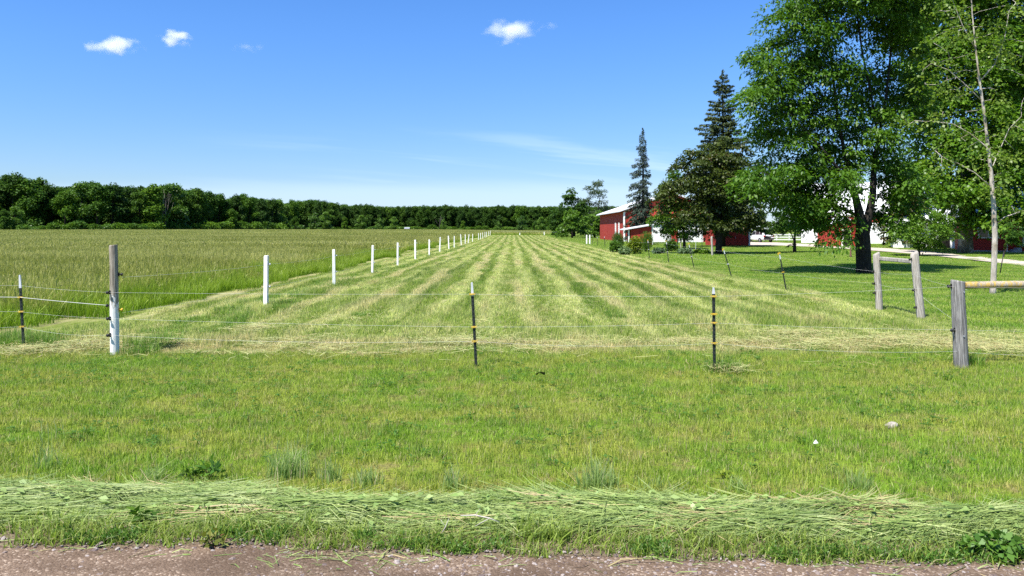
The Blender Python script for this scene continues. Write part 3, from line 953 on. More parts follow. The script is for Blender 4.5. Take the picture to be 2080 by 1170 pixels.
# ---- olive maple, its smaller neighbour, small lawn trees
def px_tree(name, label, bpx, D, py_fork, ells, base_r, leaf, nleaf, ML, MBk, natt=300, step=0.5, kill=0.7, spread=0.4, droop=0.3, tip=0.016, leaf_w=0.65, stems=1, infl=6, lean=0, tipn=2, group=None):
    bx = wx(bpx, D); z0 = float(gz(bx, D)) - 0.05
    E_ = [((px - bpx) / F * D, dy, wz(py, D) - z0, rx / F * D, max(rx, rz) / F * D if ry is None else ry, rz / F * D) for (px, py, rx, rz, dy, ry) in ells]
    top = max(e[2] for e in E_); cxm = sum(e[0] for e in E_) / len(E_)
    fz = wz(py_fork, D) - z0
    tr = [[(0, 0, -0.1), (lean * 0.3, 0, fz * 0.6), (lean, 0, fz), (cxm * 0.5 + lean * 0.5, 0, fz + (top - fz) * 0.5), (cxm, 0, top)]]
    for s in range(1, stems):
        a = 2.4 * s
        tr.append([(lean, 0, fz * 0.9), (lean + 0.35 * math.cos(a) * (top - fz) * 0.5, 0.3 * math.sin(a), fz + (top - fz) * 0.4)])
    return make_tree(name, label, 'tree', (bx, D, z0), tr, base_r, E_, natt, leaf, nleaf, ML, MBk, step=step, infl=infl, kill=kill, tip=tip, spread=spread, droop=droop, leaf_w=leaf_w, tipn=tipn, group=group)


px_tree('olive_maple', 'dense olive and maroon leaved maple beside the dark red shed', 1460, 59.6, 440,
        [(1440, 370, 75, 62, 0, 2.6), (1500, 340, 50, 42, 0, 1.8), (1390, 400, 52, 45, 0.3, 1.8), (1500, 420, 50, 45, 0, 1.8), (1440, 445, 80, 32, 0, 2.4), (1360, 430, 30, 32, 0.5, 1.2), (1420, 330, 40, 30, 0.5, 1.4), (1475, 312, 55, 20, 0.3, 1.6)],
        0.24, 0.21, 26000, L_red, B_dark, 420, spread=0.38, kill=0.6, leaf_w=0.75, stems=3)
px_tree('green_yard_tree', 'small leafy green tree on clustered stems left of the olive maple', 1390, 74, 470,
        [(1372, 440, 40, 38, 0, 1.6), (1360, 400, 22, 30, 0, 1.0), (1378, 365, 22, 22, 0, 0.9), (1345, 445, 20, 22, 0, 0.9), (1385, 470, 30, 14, 0, 1.2)],
        0.14, 0.22, 9000, L_mid, B_dark, 160, spread=0.36, stems=3)
px_tree('lawn_tree', 'small round lawn tree with a short forked dark trunk by the driveway', 1614, 63, 490,
        [(1618, 440, 50, 30, 0, 1.9), (1640, 455, 40, 20, 0, 1.5), (1590, 450, 32, 24, 0, 1.4), (1620, 415, 32, 20, 0, 1.3)],
        0.13, 0.17, 8500, L_mid, B_dark, 160, spread=0.3, stems=3, step=0.35, kill=0.5)
px_tree('apple_tree', 'low spreading bright green apple tree behind the wooden brace', 1866, 55, 498,
        [(1872, 470, 62, 30, 0, 2.0), (1900, 480, 42, 16, 0, 1.6), (1840, 476, 36, 18, 0, 1.5), (1885, 447, 38, 20, 0, 1.5), (1870, 495, 40, 8, 0, 1.2)],
        0.10, 0.15, 11000, L_bright, B_dark, 220, spread=0.25, stems=3, step=0.3, kill=0.42)
px_tree('thin_tree', 'thin little tree with airy brownish green leaves before the white barn wall', 1795, 92, 480,
        [(1795, 452, 16, 22, 0, 1.0), (1790, 430, 10, 14, 0, 0.7), (1802, 465, 12, 10, 0, 0.7)], 0.10, 0.17, 1300, L_cedar, B_dark, 50, spread=0.35)
px_tree('bare_sapling', 'nearly bare reddish sapling stem beside the ash trunk', 1728, 52, 500,
        [(1730, 488, 18, 14, 0, 0.6), (1722, 470, 10, 14, 0, 0.5)], 0.06, 0.10, 160, L_cedar, bark_mat('red_bark', (0.12, 0.06, 0.045), (0.22, 0.12, 0.09)), 40, step=0.2, kill=0.3, tip=0.012, spread=0.15)
px_tree('lilac_bush', 'small leafy bush leaning by the porch steps of the house', 2038, 52, 500,
        [(2062, 478, 26, 22, 0, 0.8), (2056, 462, 18, 14, 0, 0.6)], 0.035, 0.14, 1500, L_mid, B_dark, 70, step=0.25, kill=0.35, tip=0.008, spread=0.2, lean=0.35)


# ---- conifers
def conifer(name, label, base, h, rmax, ML, density=1.0, z0=0.12, power=0.9, droop=0.28, onesided=0.0, spray=0.28, gap=0.0, bark=B_dark):
    root = empty(name, base); tag(root, label, 'tree')
    mb = MB(); mb.tube([(0, 0, -0.1), (0.03 * h / 15, 0, h * 0.5), (0, 0, h * 0.97)], [h * 0.017, h * 0.010, 0.015], 8)
    Pp, Aa, Nn_, Ll, Tt = [], [], [], [], []
    z = z0 * h
    while z < h * 0.985:
        f = (z - z0 * h) / (h * (1 - z0))
        Lmax = rmax * (1 - f) ** power + 0.12
        nb = int(4 + 3 * random.random())
        a0 = random.uniform(0, 6.28)
        for k in range(nb):
            if random.random() < gap: continue
            a = a0 + k * 6.283 / nb + random.uniform(-0.35, 0.35)
            Lb = Lmax * random.uniform(0.45, 1.12)
            if onesided: Lb *= 1 - onesided * 0.5 * (1 + math.cos(a))
            dx, dy = math.cos(a), math.sin(a)
            zz = z + random.uniform(-0.1, 0.1)
            dr = droop * (1.25 - f) * random.uniform(0.7, 1.3)
            path = []
            for t in np.linspace(0, 1, 6):
                path.append(np.array([dx * Lb * t, dy * Lb * t, zz + Lb * (0.18 * t * (f + 0.15) * 2 - dr * 2.0 * t * t + dr * 0.95 * t ** 3.2)]))
            mb.tube(path, list(np.linspace(0.012 + 0.012 * Lb, 0.006, 6)), 4, False)
            m = int(max(8, Lb * 60 * density))
            tt = rng.random(m) ** 0.65
            idx = np.minimum((tt * 5).astype(int), 4); fr = tt * 5 - idx
            pa = np.array(path); pt = pa[idx] * (1 - fr[:, None]) + pa[idx + 1] * fr[:, None]
            sd = rng.choice([-1, 1], m) * rng.uniform(0, 0.36, m) * Lb * (0.25 + 0.75 * (1 - tt)) * 0.9
            pt = pt + np.stack([-dy * sd, dx * sd, -np.abs(sd) * 0.30 - rng.random(m) * 0.22 * droop * 3], 1)
            ax = np.stack([dx - dy * np.sign(sd) * 0.7, dy + dx * np.sign(sd) * 0.7, np.full(m, -0.55) * (1 - 0.4 * f)], 1) + rng.normal(0, 0.3, (m, 3))
            Pp.append(pt); Aa.append(ax); Nn_.append(rand_dirs(m) * 0.7 + np.array([0, 0, 0.8]))
            Ll.append(spray * rng.uniform(0.7, 1.4, m) * (0.6 + 0.4 * (1 - f))); Tt.append(np.clip(rng.random(m) * 0.6 + random.random() * 0.4, 0, 1))
        z += h * 0.0185 * random.uniform(0.7, 1.4)
    m = 60
    Pp.append(np.stack([np.zeros(m), np.zeros(m), h * rng.uniform(0.93, 1.0, m)], 1)); Aa.append(rand_dirs(m) + np.array([0, 0, 0.9])); Nn_.append(rand_dirs(m)); Ll.append(np.full(m, spray * 0.8)); Tt.append(rng.random(m))
    mb.build('trunk', bark, root)
    Ll = np.concatenate(Ll)
    link('crown', leaves_mesh('crown', np.concatenate(Pp), np.concatenate(Aa), np.concatenate(Nn_), Ll, Ll * 0.40, np.concatenate(Tt), 0.15), ML, root)
    return root


d = 104; conifer('thin_spruce', 'narrow ragged blue grey spruce standing in front of the red barn', (wx(1306, d), d, 0), 15.2, 3.0, L_spruce2, 1.0, 0.14, 0.85, 0.50, 0.45, 0.30, 0.22)
d = 84; conifer('broad_spruce', 'tall broad dark spruce rising behind the olive maple', (wx(1468, d), d, 0), 18.8, 4.9, L_spruce, 1.3, 0.16, 0.78, 0.24, 0.0, 0.36, 0.08)
d = 80; conifer('brown_cedar', 'browning cedar with dead lower branches beside the white garage', (wx(1842, d), d, 0), 8.6, 2.3, L_cedar, 1.5, 0.12, 0.6, 0.2, 0.0, 0.26, 0.0)
d = 118; conifer('yard_spruce', 'short dark spruce just left of the parked white car', (wx(1508, d), d, 0), 6.2, 1.9, L_spruce, 1.3, 0.1, 0.7, 0.25, 0.0, 0.3)


# ---- bushes and clumps of leaves
def leaf_clump(name, label, cat, loc, rx, ry, rz, n, leaf, ML, group=None, feather=0.0, lw=0.6, kind=None, lobes=5):
    root = empty(name, loc); tag(root, label, cat, group, kind)
    ells = [(0, 0, rz * 0.45, rx * 0.8, ry * 0.8, rz * 0.55)] + [(rx * random.uniform(-0.6, 0.6), ry * random.uniform(-0.6, 0.6), rz * random.uniform(0.3, 0.7), rx * 0.4, ry * 0.4, rz * 0.36) for _ in range(lobes)]
    P = ell_points(ells, n); P[:, 2] = np.maximum(P[:, 2], 0.02)
    c = np.array([0, 0, rz * 0.1]); o = P - c; o /= np.linalg.norm(o, axis=1)[:, None]
    if feather:
        A = o * 0.5 + rand_dirs(n) * 0.35 + np.array([0, 0, 0.9]); Nn = rand_dirs(n)
    else:
        A = o * 0.6 + rand_dirs(n) * 0.7 + np.array([0, 0, -0.1]); Nn = rand_dirs(n) * 0.6 + o * 0.5 + np.array([0, 0, 0.5])
    Ln = leaf * rng.uniform(0.6, 1.4, n)
    link('leaves', leaves_mesh('leaves', P, A, Nn, Ln, Ln * lw, rng.random(n), 0.15), ML, root)
    mb = MB()
    for k in range(6):
        a = random.uniform(0, 6.28); r = random.uniform(0.2, 0.6)
        mb.tube([(0.04 * rx * k, 0, -0.02), (rx * r * 0.5 * math.cos(a), ry * r * 0.5 * math.sin(a), rz * 0.4), (rx * r * math.cos(a), ry * r * math.sin(a), rz * 0.75)], [min(0.02, rx * 0.03), min(0.014, rx * 0.02), min(0.006, rx * 0.01)], 4)
    mb.build('stems', B_dark, root)
    return root


L_fern = leaf_mat('feathery_leaves', (0.060, 0.140, 0.018), (0.120, 0.220, 0.030), 0.4)
L_hosta = leaf_mat('garden_leaves', (0.070, 0.130, 0.055), (0.180, 0.260, 0.130), 0.3)
def bed(px, py, dy, rx, rz, **kw):
    d = F * H / (py - HY) + dy
    return (wx(px, d), d, float(gz(wx(px, d), d))), rx / F * d, rx / F * d * 0.8, rz / F * d
for nm, lb, px, py, dy, rx, rz, n, leaf, ML, fe, lw in (
        ('fern_shrub', 'rounded feathery green shrub at the left end of the garden bed', 1254, 510, 1, 17, 36, 2600, 0.16, L_fern, 1, 0.14),
        ('fern_shrub', 'feathery green shrub right of the yellow bush in the garden bed', 1311, 513, 1, 17, 40, 2600, 0.18, L_fern, 1, 0.14),
        ('leafy_plant', 'broad leaved light green plant below the left feathery shrub', 1249, 514, 0, 13, 24, 900, 0.15, L_bright, 0, 0.7),
        ('yellow_bush', 'yellow green bush between the two feathery shrubs', 1290, 517, 0, 17, 38, 1500, 0.15, L_yel, 0, 0.65),
        ('hosta_plant', 'low pale green garden plant before the yellow bush', 1270, 519, -0.4, 16, 16, 700, 0.14, L_hosta, 0, 0.7),
        ('hosta_plant', 'low grey green plants right of the feathery shrubs', 1338, 517, 0, 16, 12, 700, 0.14, L_hosta, 0, 0.7),
        ('dark_bush', 'small dark bush behind the leaning posts of the garden bed', 1362, 514, 2, 16, 26, 1200, 0.14, L_mid, 0, 0.6),
        ('garden_plant', 'low green garden plant left of the grey garden post', 1392, 518, 0, 18, 12, 700, 0.14, L_hosta, 0, 0.7),
        ('garden_plant', 'low green garden plant at the foot of the olive maple', 1426, 518, 0.3, 18, 9, 600, 0.13, L_mid, 0, 0.7)):
    l, a, b, c = bed(px, py, dy, rx, rz)
    leaf_clump(nm, lb, 'plant' if 'plant' in nm else 'bush', l, a, b, c, n, leaf, ML, 'garden bed plants', fe, lw)


# ---- woods beyond the fields: a few kinds of tree, copied one by one
def wood_tree(name, h, r, ML, n, leaf, seed, tall=1.0, base=0.16):
    rr = random.Random(seed)
    root = empty(name, (0, 0, 0))
    ells = []
    for k in range(rr.randint(27, 34)):
        a = rr.uniform(0, 6.28); f = rr.random()
        rad = r * math.sin(math.pi * (0.22 + 0.70 * f)) * rr.uniform(0.15, 0.92)
        s = r * rr.uniform(0.13, 0.36)
        ells.append((rad * math.cos(a), rad * math.sin(a), h * (base + (0.93 - base) * f), s, s, s * tall * 0.85))
    ells.append((0, 0, h * 0.9, r * 0.34, r * 0.34, h * 0.09))
    # leaves near the skin of every lobe
    w = np.array([e[3] ** 2 for e in ells]); w /= w.sum(); P, A = [], []
    for e, c in zip(ells, rng.multinomial(n, w)):
        dv = rand_dirs(c); q = dv * rng.uniform(0.4, 1.28, c)[:, None]
        P.append(q * np.array(e[3:6]) + np.array(e[:3])); A.append(dv)
    P = np.concatenate(P); o = np.concatenate(A)
    A = o * 0.5 + rand_dirs(n) * 0.8 + np.array([0, 0, -0.25]); Nn = o * 0.5 + rand_dirs(n) * 0.7 + np.array([0, 0, 0.55])
    Ln = leaf * rng.uniform(0.6, 1.5, n)
    link('crown', leaves_mesh('crown', P, A, Nn, Ln, Ln * 0.7, np.clip(rng.random(n) * 0.7 + 0.3 * rng.random(), 0, 1), 0.1), ML, root)
    mb = MB(); mb.tube([(0, 0, -0.3), (0, 0, h * 0.4), (0.2, 0, h * 0.8)], [0.34, 0.24, 0.06], 6)
    for k in range(5):
        e = rr.choice(ells); mb.tube([(0, 0, h * rr.uniform(0.2, 0.45)), (e[0] * 0.5, e[1] * 0.5, e[2] * 0.8), e[:3]], [0.13, 0.08, 0.03], 4)
    mb.build('trunk', B_dark, root)
    return root


kinds = [wood_tree('woodland_tree', 19.5, 5.6, L_dark, 6000, 0.6, 1), wood_tree('woodland_tree', 18, 5.2, L_mid, 6000, 0.58, 2, 1.2), wood_tree('woodland_tree', 20, 5.0, L_dark, 6000, 0.6, 3, 1.3),
         wood_tree('woodland_tree', 16.5, 4.6, L_mid, 5000, 0.56, 4, 1.1), wood_tree('woodland_tree', 15.5, 5.0, L_bright, 5000, 0.56, 5), wood_tree('woodland_tree', 18.5, 6.0, L_dark, 6400, 0.6, 6, 1.1, 0.08)]
used_k = [False] * len(kinds)
WOODS = 'woodland trees along the far edge of the meadow'
klabel = ['round dark green tree in the row along the meadow edge', 'mid green lobed tree in the row along the meadow edge', 'tall dark upright tree in the row along the meadow edge',
          'narrow mid green tree in the row along the meadow edge', 'lighter green round tree in the row along the meadow edge', 'broad dark tree with low branches in the row along the meadow edge']
tpx = [-60, 0, 52, 92, 138, 190, 231, 288, 369, 404, 427, 490, 548, 583, 635, 687, 750, 850, 1000, 1120, 1160]
tpy = [358, 360, 359, 375, 375, 365, 378, 374, 378, 380, 398, 397, 404, 411, 404, 414, 417, 418, 418, 418, 418]


def line_depth(px):
    return float(np.interp(px, [-60, 150, 300, 420, 500, 600, 700, 800, 1160], [285, 300, 320, 380, 430, 500, 560, 600, 620]))


def put_tree(k, X, Y, sx, sz, label=None, group=WOODS):
    if not used_k[k]: o = kinds[k]; used_k[k] = True
    else: o = copy_tree(kinds[k])
    o.location = (X, Y, float(gz(X, Y)) - 0.1); o.rotation_euler = (0, 0, random.uniform(0, 6.28)); o.scale = (sx, sx, sz)
    tag(o, label or klabel[k], 'tree', group)
    return o


heights = [19.5, 18, 20, 16.5, 15.5, 18.5]
px = -70.0
while px < 1150:
    d0 = line_depth(px); topy = float(np.interp(px, tpx, tpy)) + random.choice([-9, -5, 0, 4, 9, 14, 18]) * float(np.interp(px, [300, 640], [1.0, 0.22]))
    k = random.choice([0, 0, 1, 1, 2, 3, 4, 5] if px < 620 else [0, 2, 5, 0, 2, 1])
    d = d0 + random.uniform(-4, 14)
    X = wx(px, d); zt = wz(topy, d) - float(gz(X, d))
    sz = min(zt / heights[k], 1.45)
    put_tree(k, X, d, sz * random.uniform(0.85, 1.15) * (1.2 if px < 420 else 1.0), sz)
    px += random.uniform(0.50, 0.80) * 10.5 * F / d0 * (0.78 if px < 420 else 0.6)
n_front = None
# second, nearer row of lower trees in front of the woods, centre and right
for px, topy, d, k in ((30, 418, 280, 4), (8, 425, 276, 3), (470, 425, 400, 1), (640, 432, 470, 4), (662, 430, 480, 4), (700, 440, 520, 3), (735, 436, 520, 4), (770, 442, 540, 4), (600, 440, 460, 1),
                       (800, 440, 520, 4), (900, 445, 540, 4), (940, 448, 560, 3), (1060, 438, 470, 4), (1085, 452, 470, 1), (1100, 440, 430, 4), (1012, 450, 560, 4)):
    X = wx(px, d); zt = wz(topy, d) - float(gz(X, d)); sz = zt / heights[k]
    put_tree(k, X, d, sz * 1.15, sz, 'low rounded tree standing out in front of the meadow woods', 'low trees before the woods')
# the wood behind: one mass
Xw, Yw = [], []
for px in np.arange(-140, 1400, 6.0):
    for r_ in range(3):
        dd = line_depth(px) + 18 + r_ * 14 + random.uniform(-5, 5)
        if px > 1160: dd += 120
        Xw.append(wx(px + random.uniform(-4, 4), dd)); Yw.append(dd)
Xw = np.array(Xw); Yw = np.array(Yw)
pxw = CX + F * Xw / Yw
zt = H - (np.interp(pxw, tpx, tpy) + rng.uniform(3, 18, len(Xw)) * np.interp(pxw, [300, 640], [1.0, 0.3]) - HY) / F * Yw - gz(Xw, Yw)
idx = rng.integers(0, 6, len(Xw))
s = zt / np.array(heights)[idx]
rot = np.zeros((len(Xw), 3)); rot[:, 2] = rng.uniform(0, 6.28, len(Xw))
scatter('forest', np.stack([Xw, Yw, gz(Xw, Yw) - 0.2], 1), np.stack([s, s, s], 1), rot, idx, [k_.children[0].data for k_ in kinds], 'dark mass of woodland behind the trees at the meadow edge', 'forest')

# bushes at the foot of the woods
bm = [leaf_clump('hedge_bush', 'bright green bush at the foot of the woods', 'bush', (0, 0, -50), 4.2, 3.2, 3.4, 900, 0.6, L_bright, 'bushes at the foot of the woods', 0, 0.7),
      leaf_clump('hedge_bush', 'mid green bush at the foot of the woods', 'bush', (0, 0, -50), 3.6, 3.2, 4.4, 900, 0.6, L_mid, 'bushes at the foot of the woods', 0, 0.7)]
ub = [False, False]
spots = [(px, random.uniform(4, 7)) for px in range(-20, 150, 13)] + [(px, random.uniform(6, 9)) for px in range(540, 610, 11)] + [(px, random.uniform(3, 5.5)) for px in range(625, 1140, 12)] + [(px, random.uniform(5, 9)) for px in range(150, 545, 10)]
for px, hh in spots:
    k = 0 if random.random() < (0.6 if not 150 <= px < 540 else 0.15) else 1
    d = line_depth(px) - random.uniform(8, 16); X = wx(px, d)
    o = bm[k] if not ub[k] else copy_tree(bm[k]); ub[k] = True
    hh *= 0.62 * (d / 560 if px > 160 else 0.62)
    s = hh / 3.4
    o.location = (X, d, float(gz(X, d))); o.rotation_euler = (0, 0, random.uniform(0, 6.28)); o.scale = (s * 1.3, s * 1.3, s)

# bare dead trees
def dead_tree(px, topy, d, lean, label):
    X = wx(px, d); z0 = float(gz(X, d)); h = wz(topy, d) - z0
    root = empty('dead_tree', (X, d, z0)); tag(root, label, 'tree')
    mb = MB(); mb.tube([(0, 0, 0), (lean * 0.4, 0, h * 0.5), (lean, 0, h)], [0.15, 0.11, 0.03], 6)
    for k in range(7):
        f = random.uniform(0.35, 0.92); a = random.uniform(0, 6.28); L_ = (1 - f) * h * 0.42 + 1.0
        b = Vector((lean * f, 0, h * f))
        mb.tube([b, b + Vector((math.cos(a) * L_ * 0.6, math.sin(a) * L_ * 0.6, L_ * 0.55)), b + Vector((math.cos(a) * L_ * 0.85, math.sin(a) * L_ * 0.85, L_ * 1.2))], [0.06, 0.045, 0.02], 4)
    mb.build('trunk', B_dead, root)
dead_tree(330, 384, 326, 0.6, 'bare grey dead tree in the meadow woods, the taller one')
dead_tree(337, 392, 327, -0.5, 'second bare grey dead tree close beside the taller one')
dead_tree(892, 440, 540, 1.0, 'pale dead tree low against the distant woods')

# the clump of trees left of the red barn
GB = 'trees left of the red barn'
px_tree('grove_tree', 'dark round topped tree at the left of the clump by the barn', 1166, 190, 455, [(1166, 420, 28, 28, 0, None), (1150, 440, 26, 26, 0, None), (1178, 440, 26, 26, 0, None), (1145, 460, 26, 14, 0, None), (1160, 400, 18, 12, 0, None)], 0.3, 0.55, 6500, L_dark, B_dark, 160, 1.0, 1.3, 0.7, 0.3, 0.04, group=GB)
px_tree('poplar_tree', 'grey green poplar with an upright pointed crown behind the barn', 1212, 205, 450, [(1210, 400, 18, 28, 0, None), (1204, 420, 26, 26, 0, None), (1228, 420, 18, 26, 0, None), (1215, 445, 30, 24, 0, None), (1235, 430, 10, 20, 0, None)], 0.3, 0.55, 6000, L_willow, B_dark, 160, 1.0, 1.3, 0.7, 0.0, 0.04, leaf_w=0.4, group=GB)
px_tree('grove_tree', 'bright green young tree in front of the clump by the barn', 1162, 165, 470, [(1165, 450, 22, 24, 0, None), (1150, 465, 18, 12, 0, None), (1180, 462, 18, 14, 0, None)], 0.2, 0.42, 4200, L_bright, B_dark, 110, 0.8, 1.0, 0.55, 0.3, 0.03, group=GB)
px_tree('grove_tree', 'bright green tree against the left wall of the barn', 1208, 170, 472, [(1208, 455, 18, 20, 0, None), (1195, 465, 16, 14, 0, None), (1215, 440, 12, 14, 0, None)], 0.2, 0.42, 3800, L_bright, B_dark, 100, 0.8, 1.0, 0.55, 0.3, 0.03, group=GB)
px_tree('grove_tree', 'mid green low tree at the left foot of the clump by the barn', 1133, 210, 470, [(1130, 462, 16, 16, 0, None), (1142, 450, 14, 18, 0, None)], 0.2, 0.5, 2600, L_mid, B_dark, 80, 0.9, 1.1, 0.6, 0.3, 0.03, group=GB)
# trees behind the yard
GY = 'trees behind the farmyard'
for px, topy, d, k, lb in ((1545, 428, 190, 1, 'mid green tree far behind the white car'), (1590, 440, 200, 5, 'dark tree far behind the white board fence'), (1648, 436, 195, 0, 'round dark tree far behind the end of the board fence'),
                           (1510, 440, 170, 2, 'dark tree behind the red shed'), (1620, 444, 175, 4, 'light green tree far behind the lawn tree'), (2010, 250, 95, 2, 'tall dark tree behind the house'),
                           (2090, 120, 92, 0, 'very tall dark tree behind the house at the right edge'), (1880, 330, 120, 1, 'tall mid green tree behind the white garage')):
    X = wx(px, d); sz = (wz(topy, d)) / heights[k]
    put_tree(k, X, d, sz * 1.05, sz, lb, GY)


# ================================================================== BUILDINGS
def board_mat(name, a, b, width=0.25, axis='xy'):
    """vertical boards: each a slightly different weathering of the paint, with a groove between"""
    m, t, out = new_mat(name)
    o = t.obj(); x, y, z = t.xyz(o)
    u = t.m('ADD', x, y)
    k = t.m('DIVIDE', u, width)
    fr = t.m('FRACT', k); cell = t.m('FLOOR', k)
    wn = t.n('ShaderNodeTexWhiteNoise', noise_dimensions='1D'); t.put(wn.inputs['W'], cell)
    n1 = t.noise(t.scl(o, (2, 2, 0.3)), 4.0, 4, 0.6)
    c = t.mix(t.m('MULTIPLY_ADD', wn.outputs[0], 0.6, t.m('MULTIPLY', n1, 0.5)), a, b)
    groove = t.sm(t.m('ABSOLUTE', t.m('SUBTRACT', fr, 0.5)), 0.44, 0.49)
    principled(t, out, c, 0.75, 0.2, t.bump(t.m('SUBTRACT', 1.0, groove), 0.8, 0.02))
    return m


M_red = board_mat('red_boards', (0.270, 0.028, 0.022), (0.380, 0.045, 0.032), 0.3)
M_red2 = board_mat('red_siding', (0.30, 0.032, 0.024), (0.42, 0.05, 0.035), 0.2)
M_white = plain_mat('white_paint', (0.80, 0.80, 0.78), 0.6, 0.3, 0.10, 3.0, streak=(1, 1, 0.2))
M_roof = plain_mat('white_roof', (0.74, 0.75, 0.76), 0.5, 0.4, 0.14, 2.0, streak=(3, 0.3, 1))
M_dkglass, _t, _o = new_mat('dark_glass'); principled(_t, _o, (0.02, 0.025, 0.03), 0.08, 0.6)
M_dark = plain_mat('dark_opening', (0.02, 0.018, 0.016), 0.9, 0.1)
M_brownw = plain_mat('brown_wood', (0.16, 0.08, 0.05), 0.8, 0.2)
M_greyw = plain_mat('grey_metal', (0.32, 0.34, 0.36), 0.5, 0.5)


def gable_roof(mb, x0, x1, y0, y1, eave, ridge, th=0.14, along='y'):
    """two pitched slabs with the ridge along y or x"""
    if along == 'y':
        c = (x0 + x1) / 2
        mb.prism([(x0, eave), (c, ridge), (c, ridge + th), (x0, eave + th)], y0, y1)
        mb.prism([(c + 0.001, ridge), (x1, eave), (x1, eave + th), (c + 0.001, ridge + th)], y0, y1)
    else:
        c = (y0 + y1) / 2
        mb.prismx([(y0, eave), (c, ridge), (c, ridge + th), (y0, eave + th)], x0, x1)
        mb.prismx([(c + 0.001, ridge), (y1, eave), (y1, eave + th), (c + 0.001, ridge + th)], x0, x1)


# ---- red barn left of the trees
bx0, bx1, by0, by1 = 16.75, 31.2, 118.0, 150.0
barn = empty('red_barn', (bx0, by0, 0)); tag(barn, 'long red barn with a white roof, cupola and two narrow white windows', 'barn')
W_, D_ = bx1 - bx0, by1 - by0
mb = MB(); mb.prism([(0, -0.3), (W_, -0.3), (W_, 4.6), (W_ / 2, 7.15), (0, 4.6)], 0, D_); mb.build('wall', M_red, barn)
mb = MB(); gable_roof(mb, -0.7, W_ + 0.7, -0.5, D_ + 0.4, 4.52, 7.28, 0.16)
rf = mb.build('roof', M_roof, barn)
mb = MB(); mb.box(W_ / 2 - 0.55, W_ / 2 + 0.55, 6.4, 7.5, 7.1, 8.35); cu = mb.build('cupola', M_brownw, rf)
mb = MB()
mb.tube([(W_ / 2, 6.95, 8.35), (W_ / 2, 6.95, 8.55), (W_ / 2, 6.95, 8.8), (W_ / 2, 6.95, 8.98), (W_ / 2, 6.95, 9.05)], [0.70, 0.66, 0.45, 0.2, 0.03], 12)
mb.build('cupola_dome', M_white, rf)
mb = MB(); mb.tube([(W_ / 2, 6.95, 9.0), (W_ / 2, 6.95, 10.0)], 0.035, 6); mb.bar((W_ / 2 - 0.4, 6.95, 9.6), (W_ / 2 + 0.4, 6.95, 9.6), 0.05, 0.05); mb.bar((W_ / 2, 6.6, 9.45), (W_ / 2, 7.3, 9.45), 0.04, 0.04)
mb.prism([(W_ / 2 + 0.38, 9.5), (W_ / 2 + 0.6, 9.6), (W_ / 2 + 0.38, 9.7)], 6.93, 6.97)
mb.build('weathervane', M_dark, rf)
for yy in (4.6, 8.6):
    w_ = MB().box(-0.06, 0.05, yy, yy + 1.25, 1.15, 2.95).build('window', M_white, barn)
    w2 = MB(); [w2.box(-0.08, -0.055, yy + 0.1, yy + 1.15, 1.25 + 0.32 * q, 1.25 + 0.32 * q + 0.06) for q in range(6)]
    w2.build('shutter', M_white, w_)
MB().box(-0.09, 0.16, -0.14, 0.02, -0.1, 4.5).build('corner_board', M_white, barn)
MB().box(0.17, W_ - 0.1, -0.03, 0.02, -0.2, 0.35).build('foundation', M_greyw, barn)
# strip window above the white annex
wn = MB().box(3.9, 8.0, -0.06, 0.04, 2.95, 3.55).build('window', M_white, barn)
w2 = MB(); [w2.box(4.0 + q * 1.0, 4.9 + q * 1.0, -0.08, -0.055, 3.03, 3.48) for q in range(4)]; w2.build('pane', M_dkglass, wn)

# ---- white block annex in front of the barn
ax0, ax1 = 20.2, 29.2
an = empty('white_annex', (ax0, 113.5, 0)); tag(an, 'low white walled annex with red doors in front of the red barn', 'annex')
MB().box(0, ax1 - ax0, 0, 4.4, -0.2, 2.7).build('wall', M_white, an)
mb = MB(); mb.prismx([(-0.25, 2.72), (4.45, 2.86), (4.45, 3.0), (-0.25, 2.86)], -0.2, ax1 - ax0 + 0.2); mb.build('roof', M_roof, an)
for a, b in ((2.75, 3.7), (7.35, 8.35)):
    dr = MB().box(a, b, -0.05, 0.03, 0.0, 2.1).build('door', M_red, an)
    MB().box(b - 0.16, b - 0.1, -0.11, -0.052, 0.95, 1.1).build('handle', M_greyw, dr)

# ---- lean-to shed before the barn
d = 95.0
sx0, sx1 = wx(1278, d), wx(1324, d)
sh = empty('lean_to_shed', (sx0, d, 0)); tag(sh, 'small red plank lean-to with a slanting white edged roof before the barn', 'shed')
w = sx1 - sx0
mb = MB(); mb.prism([(0.22, -0.1), (w, -0.1), (w, 2.28), (0.22, 1.86)], 0, 0.12); mb.box(w - 0.12, w, 0.12, 3.4, -0.1, 2.2); mb.box(0.22, w - 0.12, 3.3, 3.42, -0.1, 1.8); mb.build('wall', M_red, sh)
mb = MB(); mb.prism([(-0.65, 1.82), (w + 0.25, 2.44), (w + 0.25, 2.56), (-0.65, 1.94)], -0.35, 3.8); mb.build('roof', M_roof, sh)
MB().box(-0.12, 0.04, 0.0, 0.14, -0.1, 1.82).build('post', M_white, sh)
MB().box(w - 0.02, w + 0.12, -0.03, 0.12, -0.1, 2.26).build('corner_board', M_white, sh)

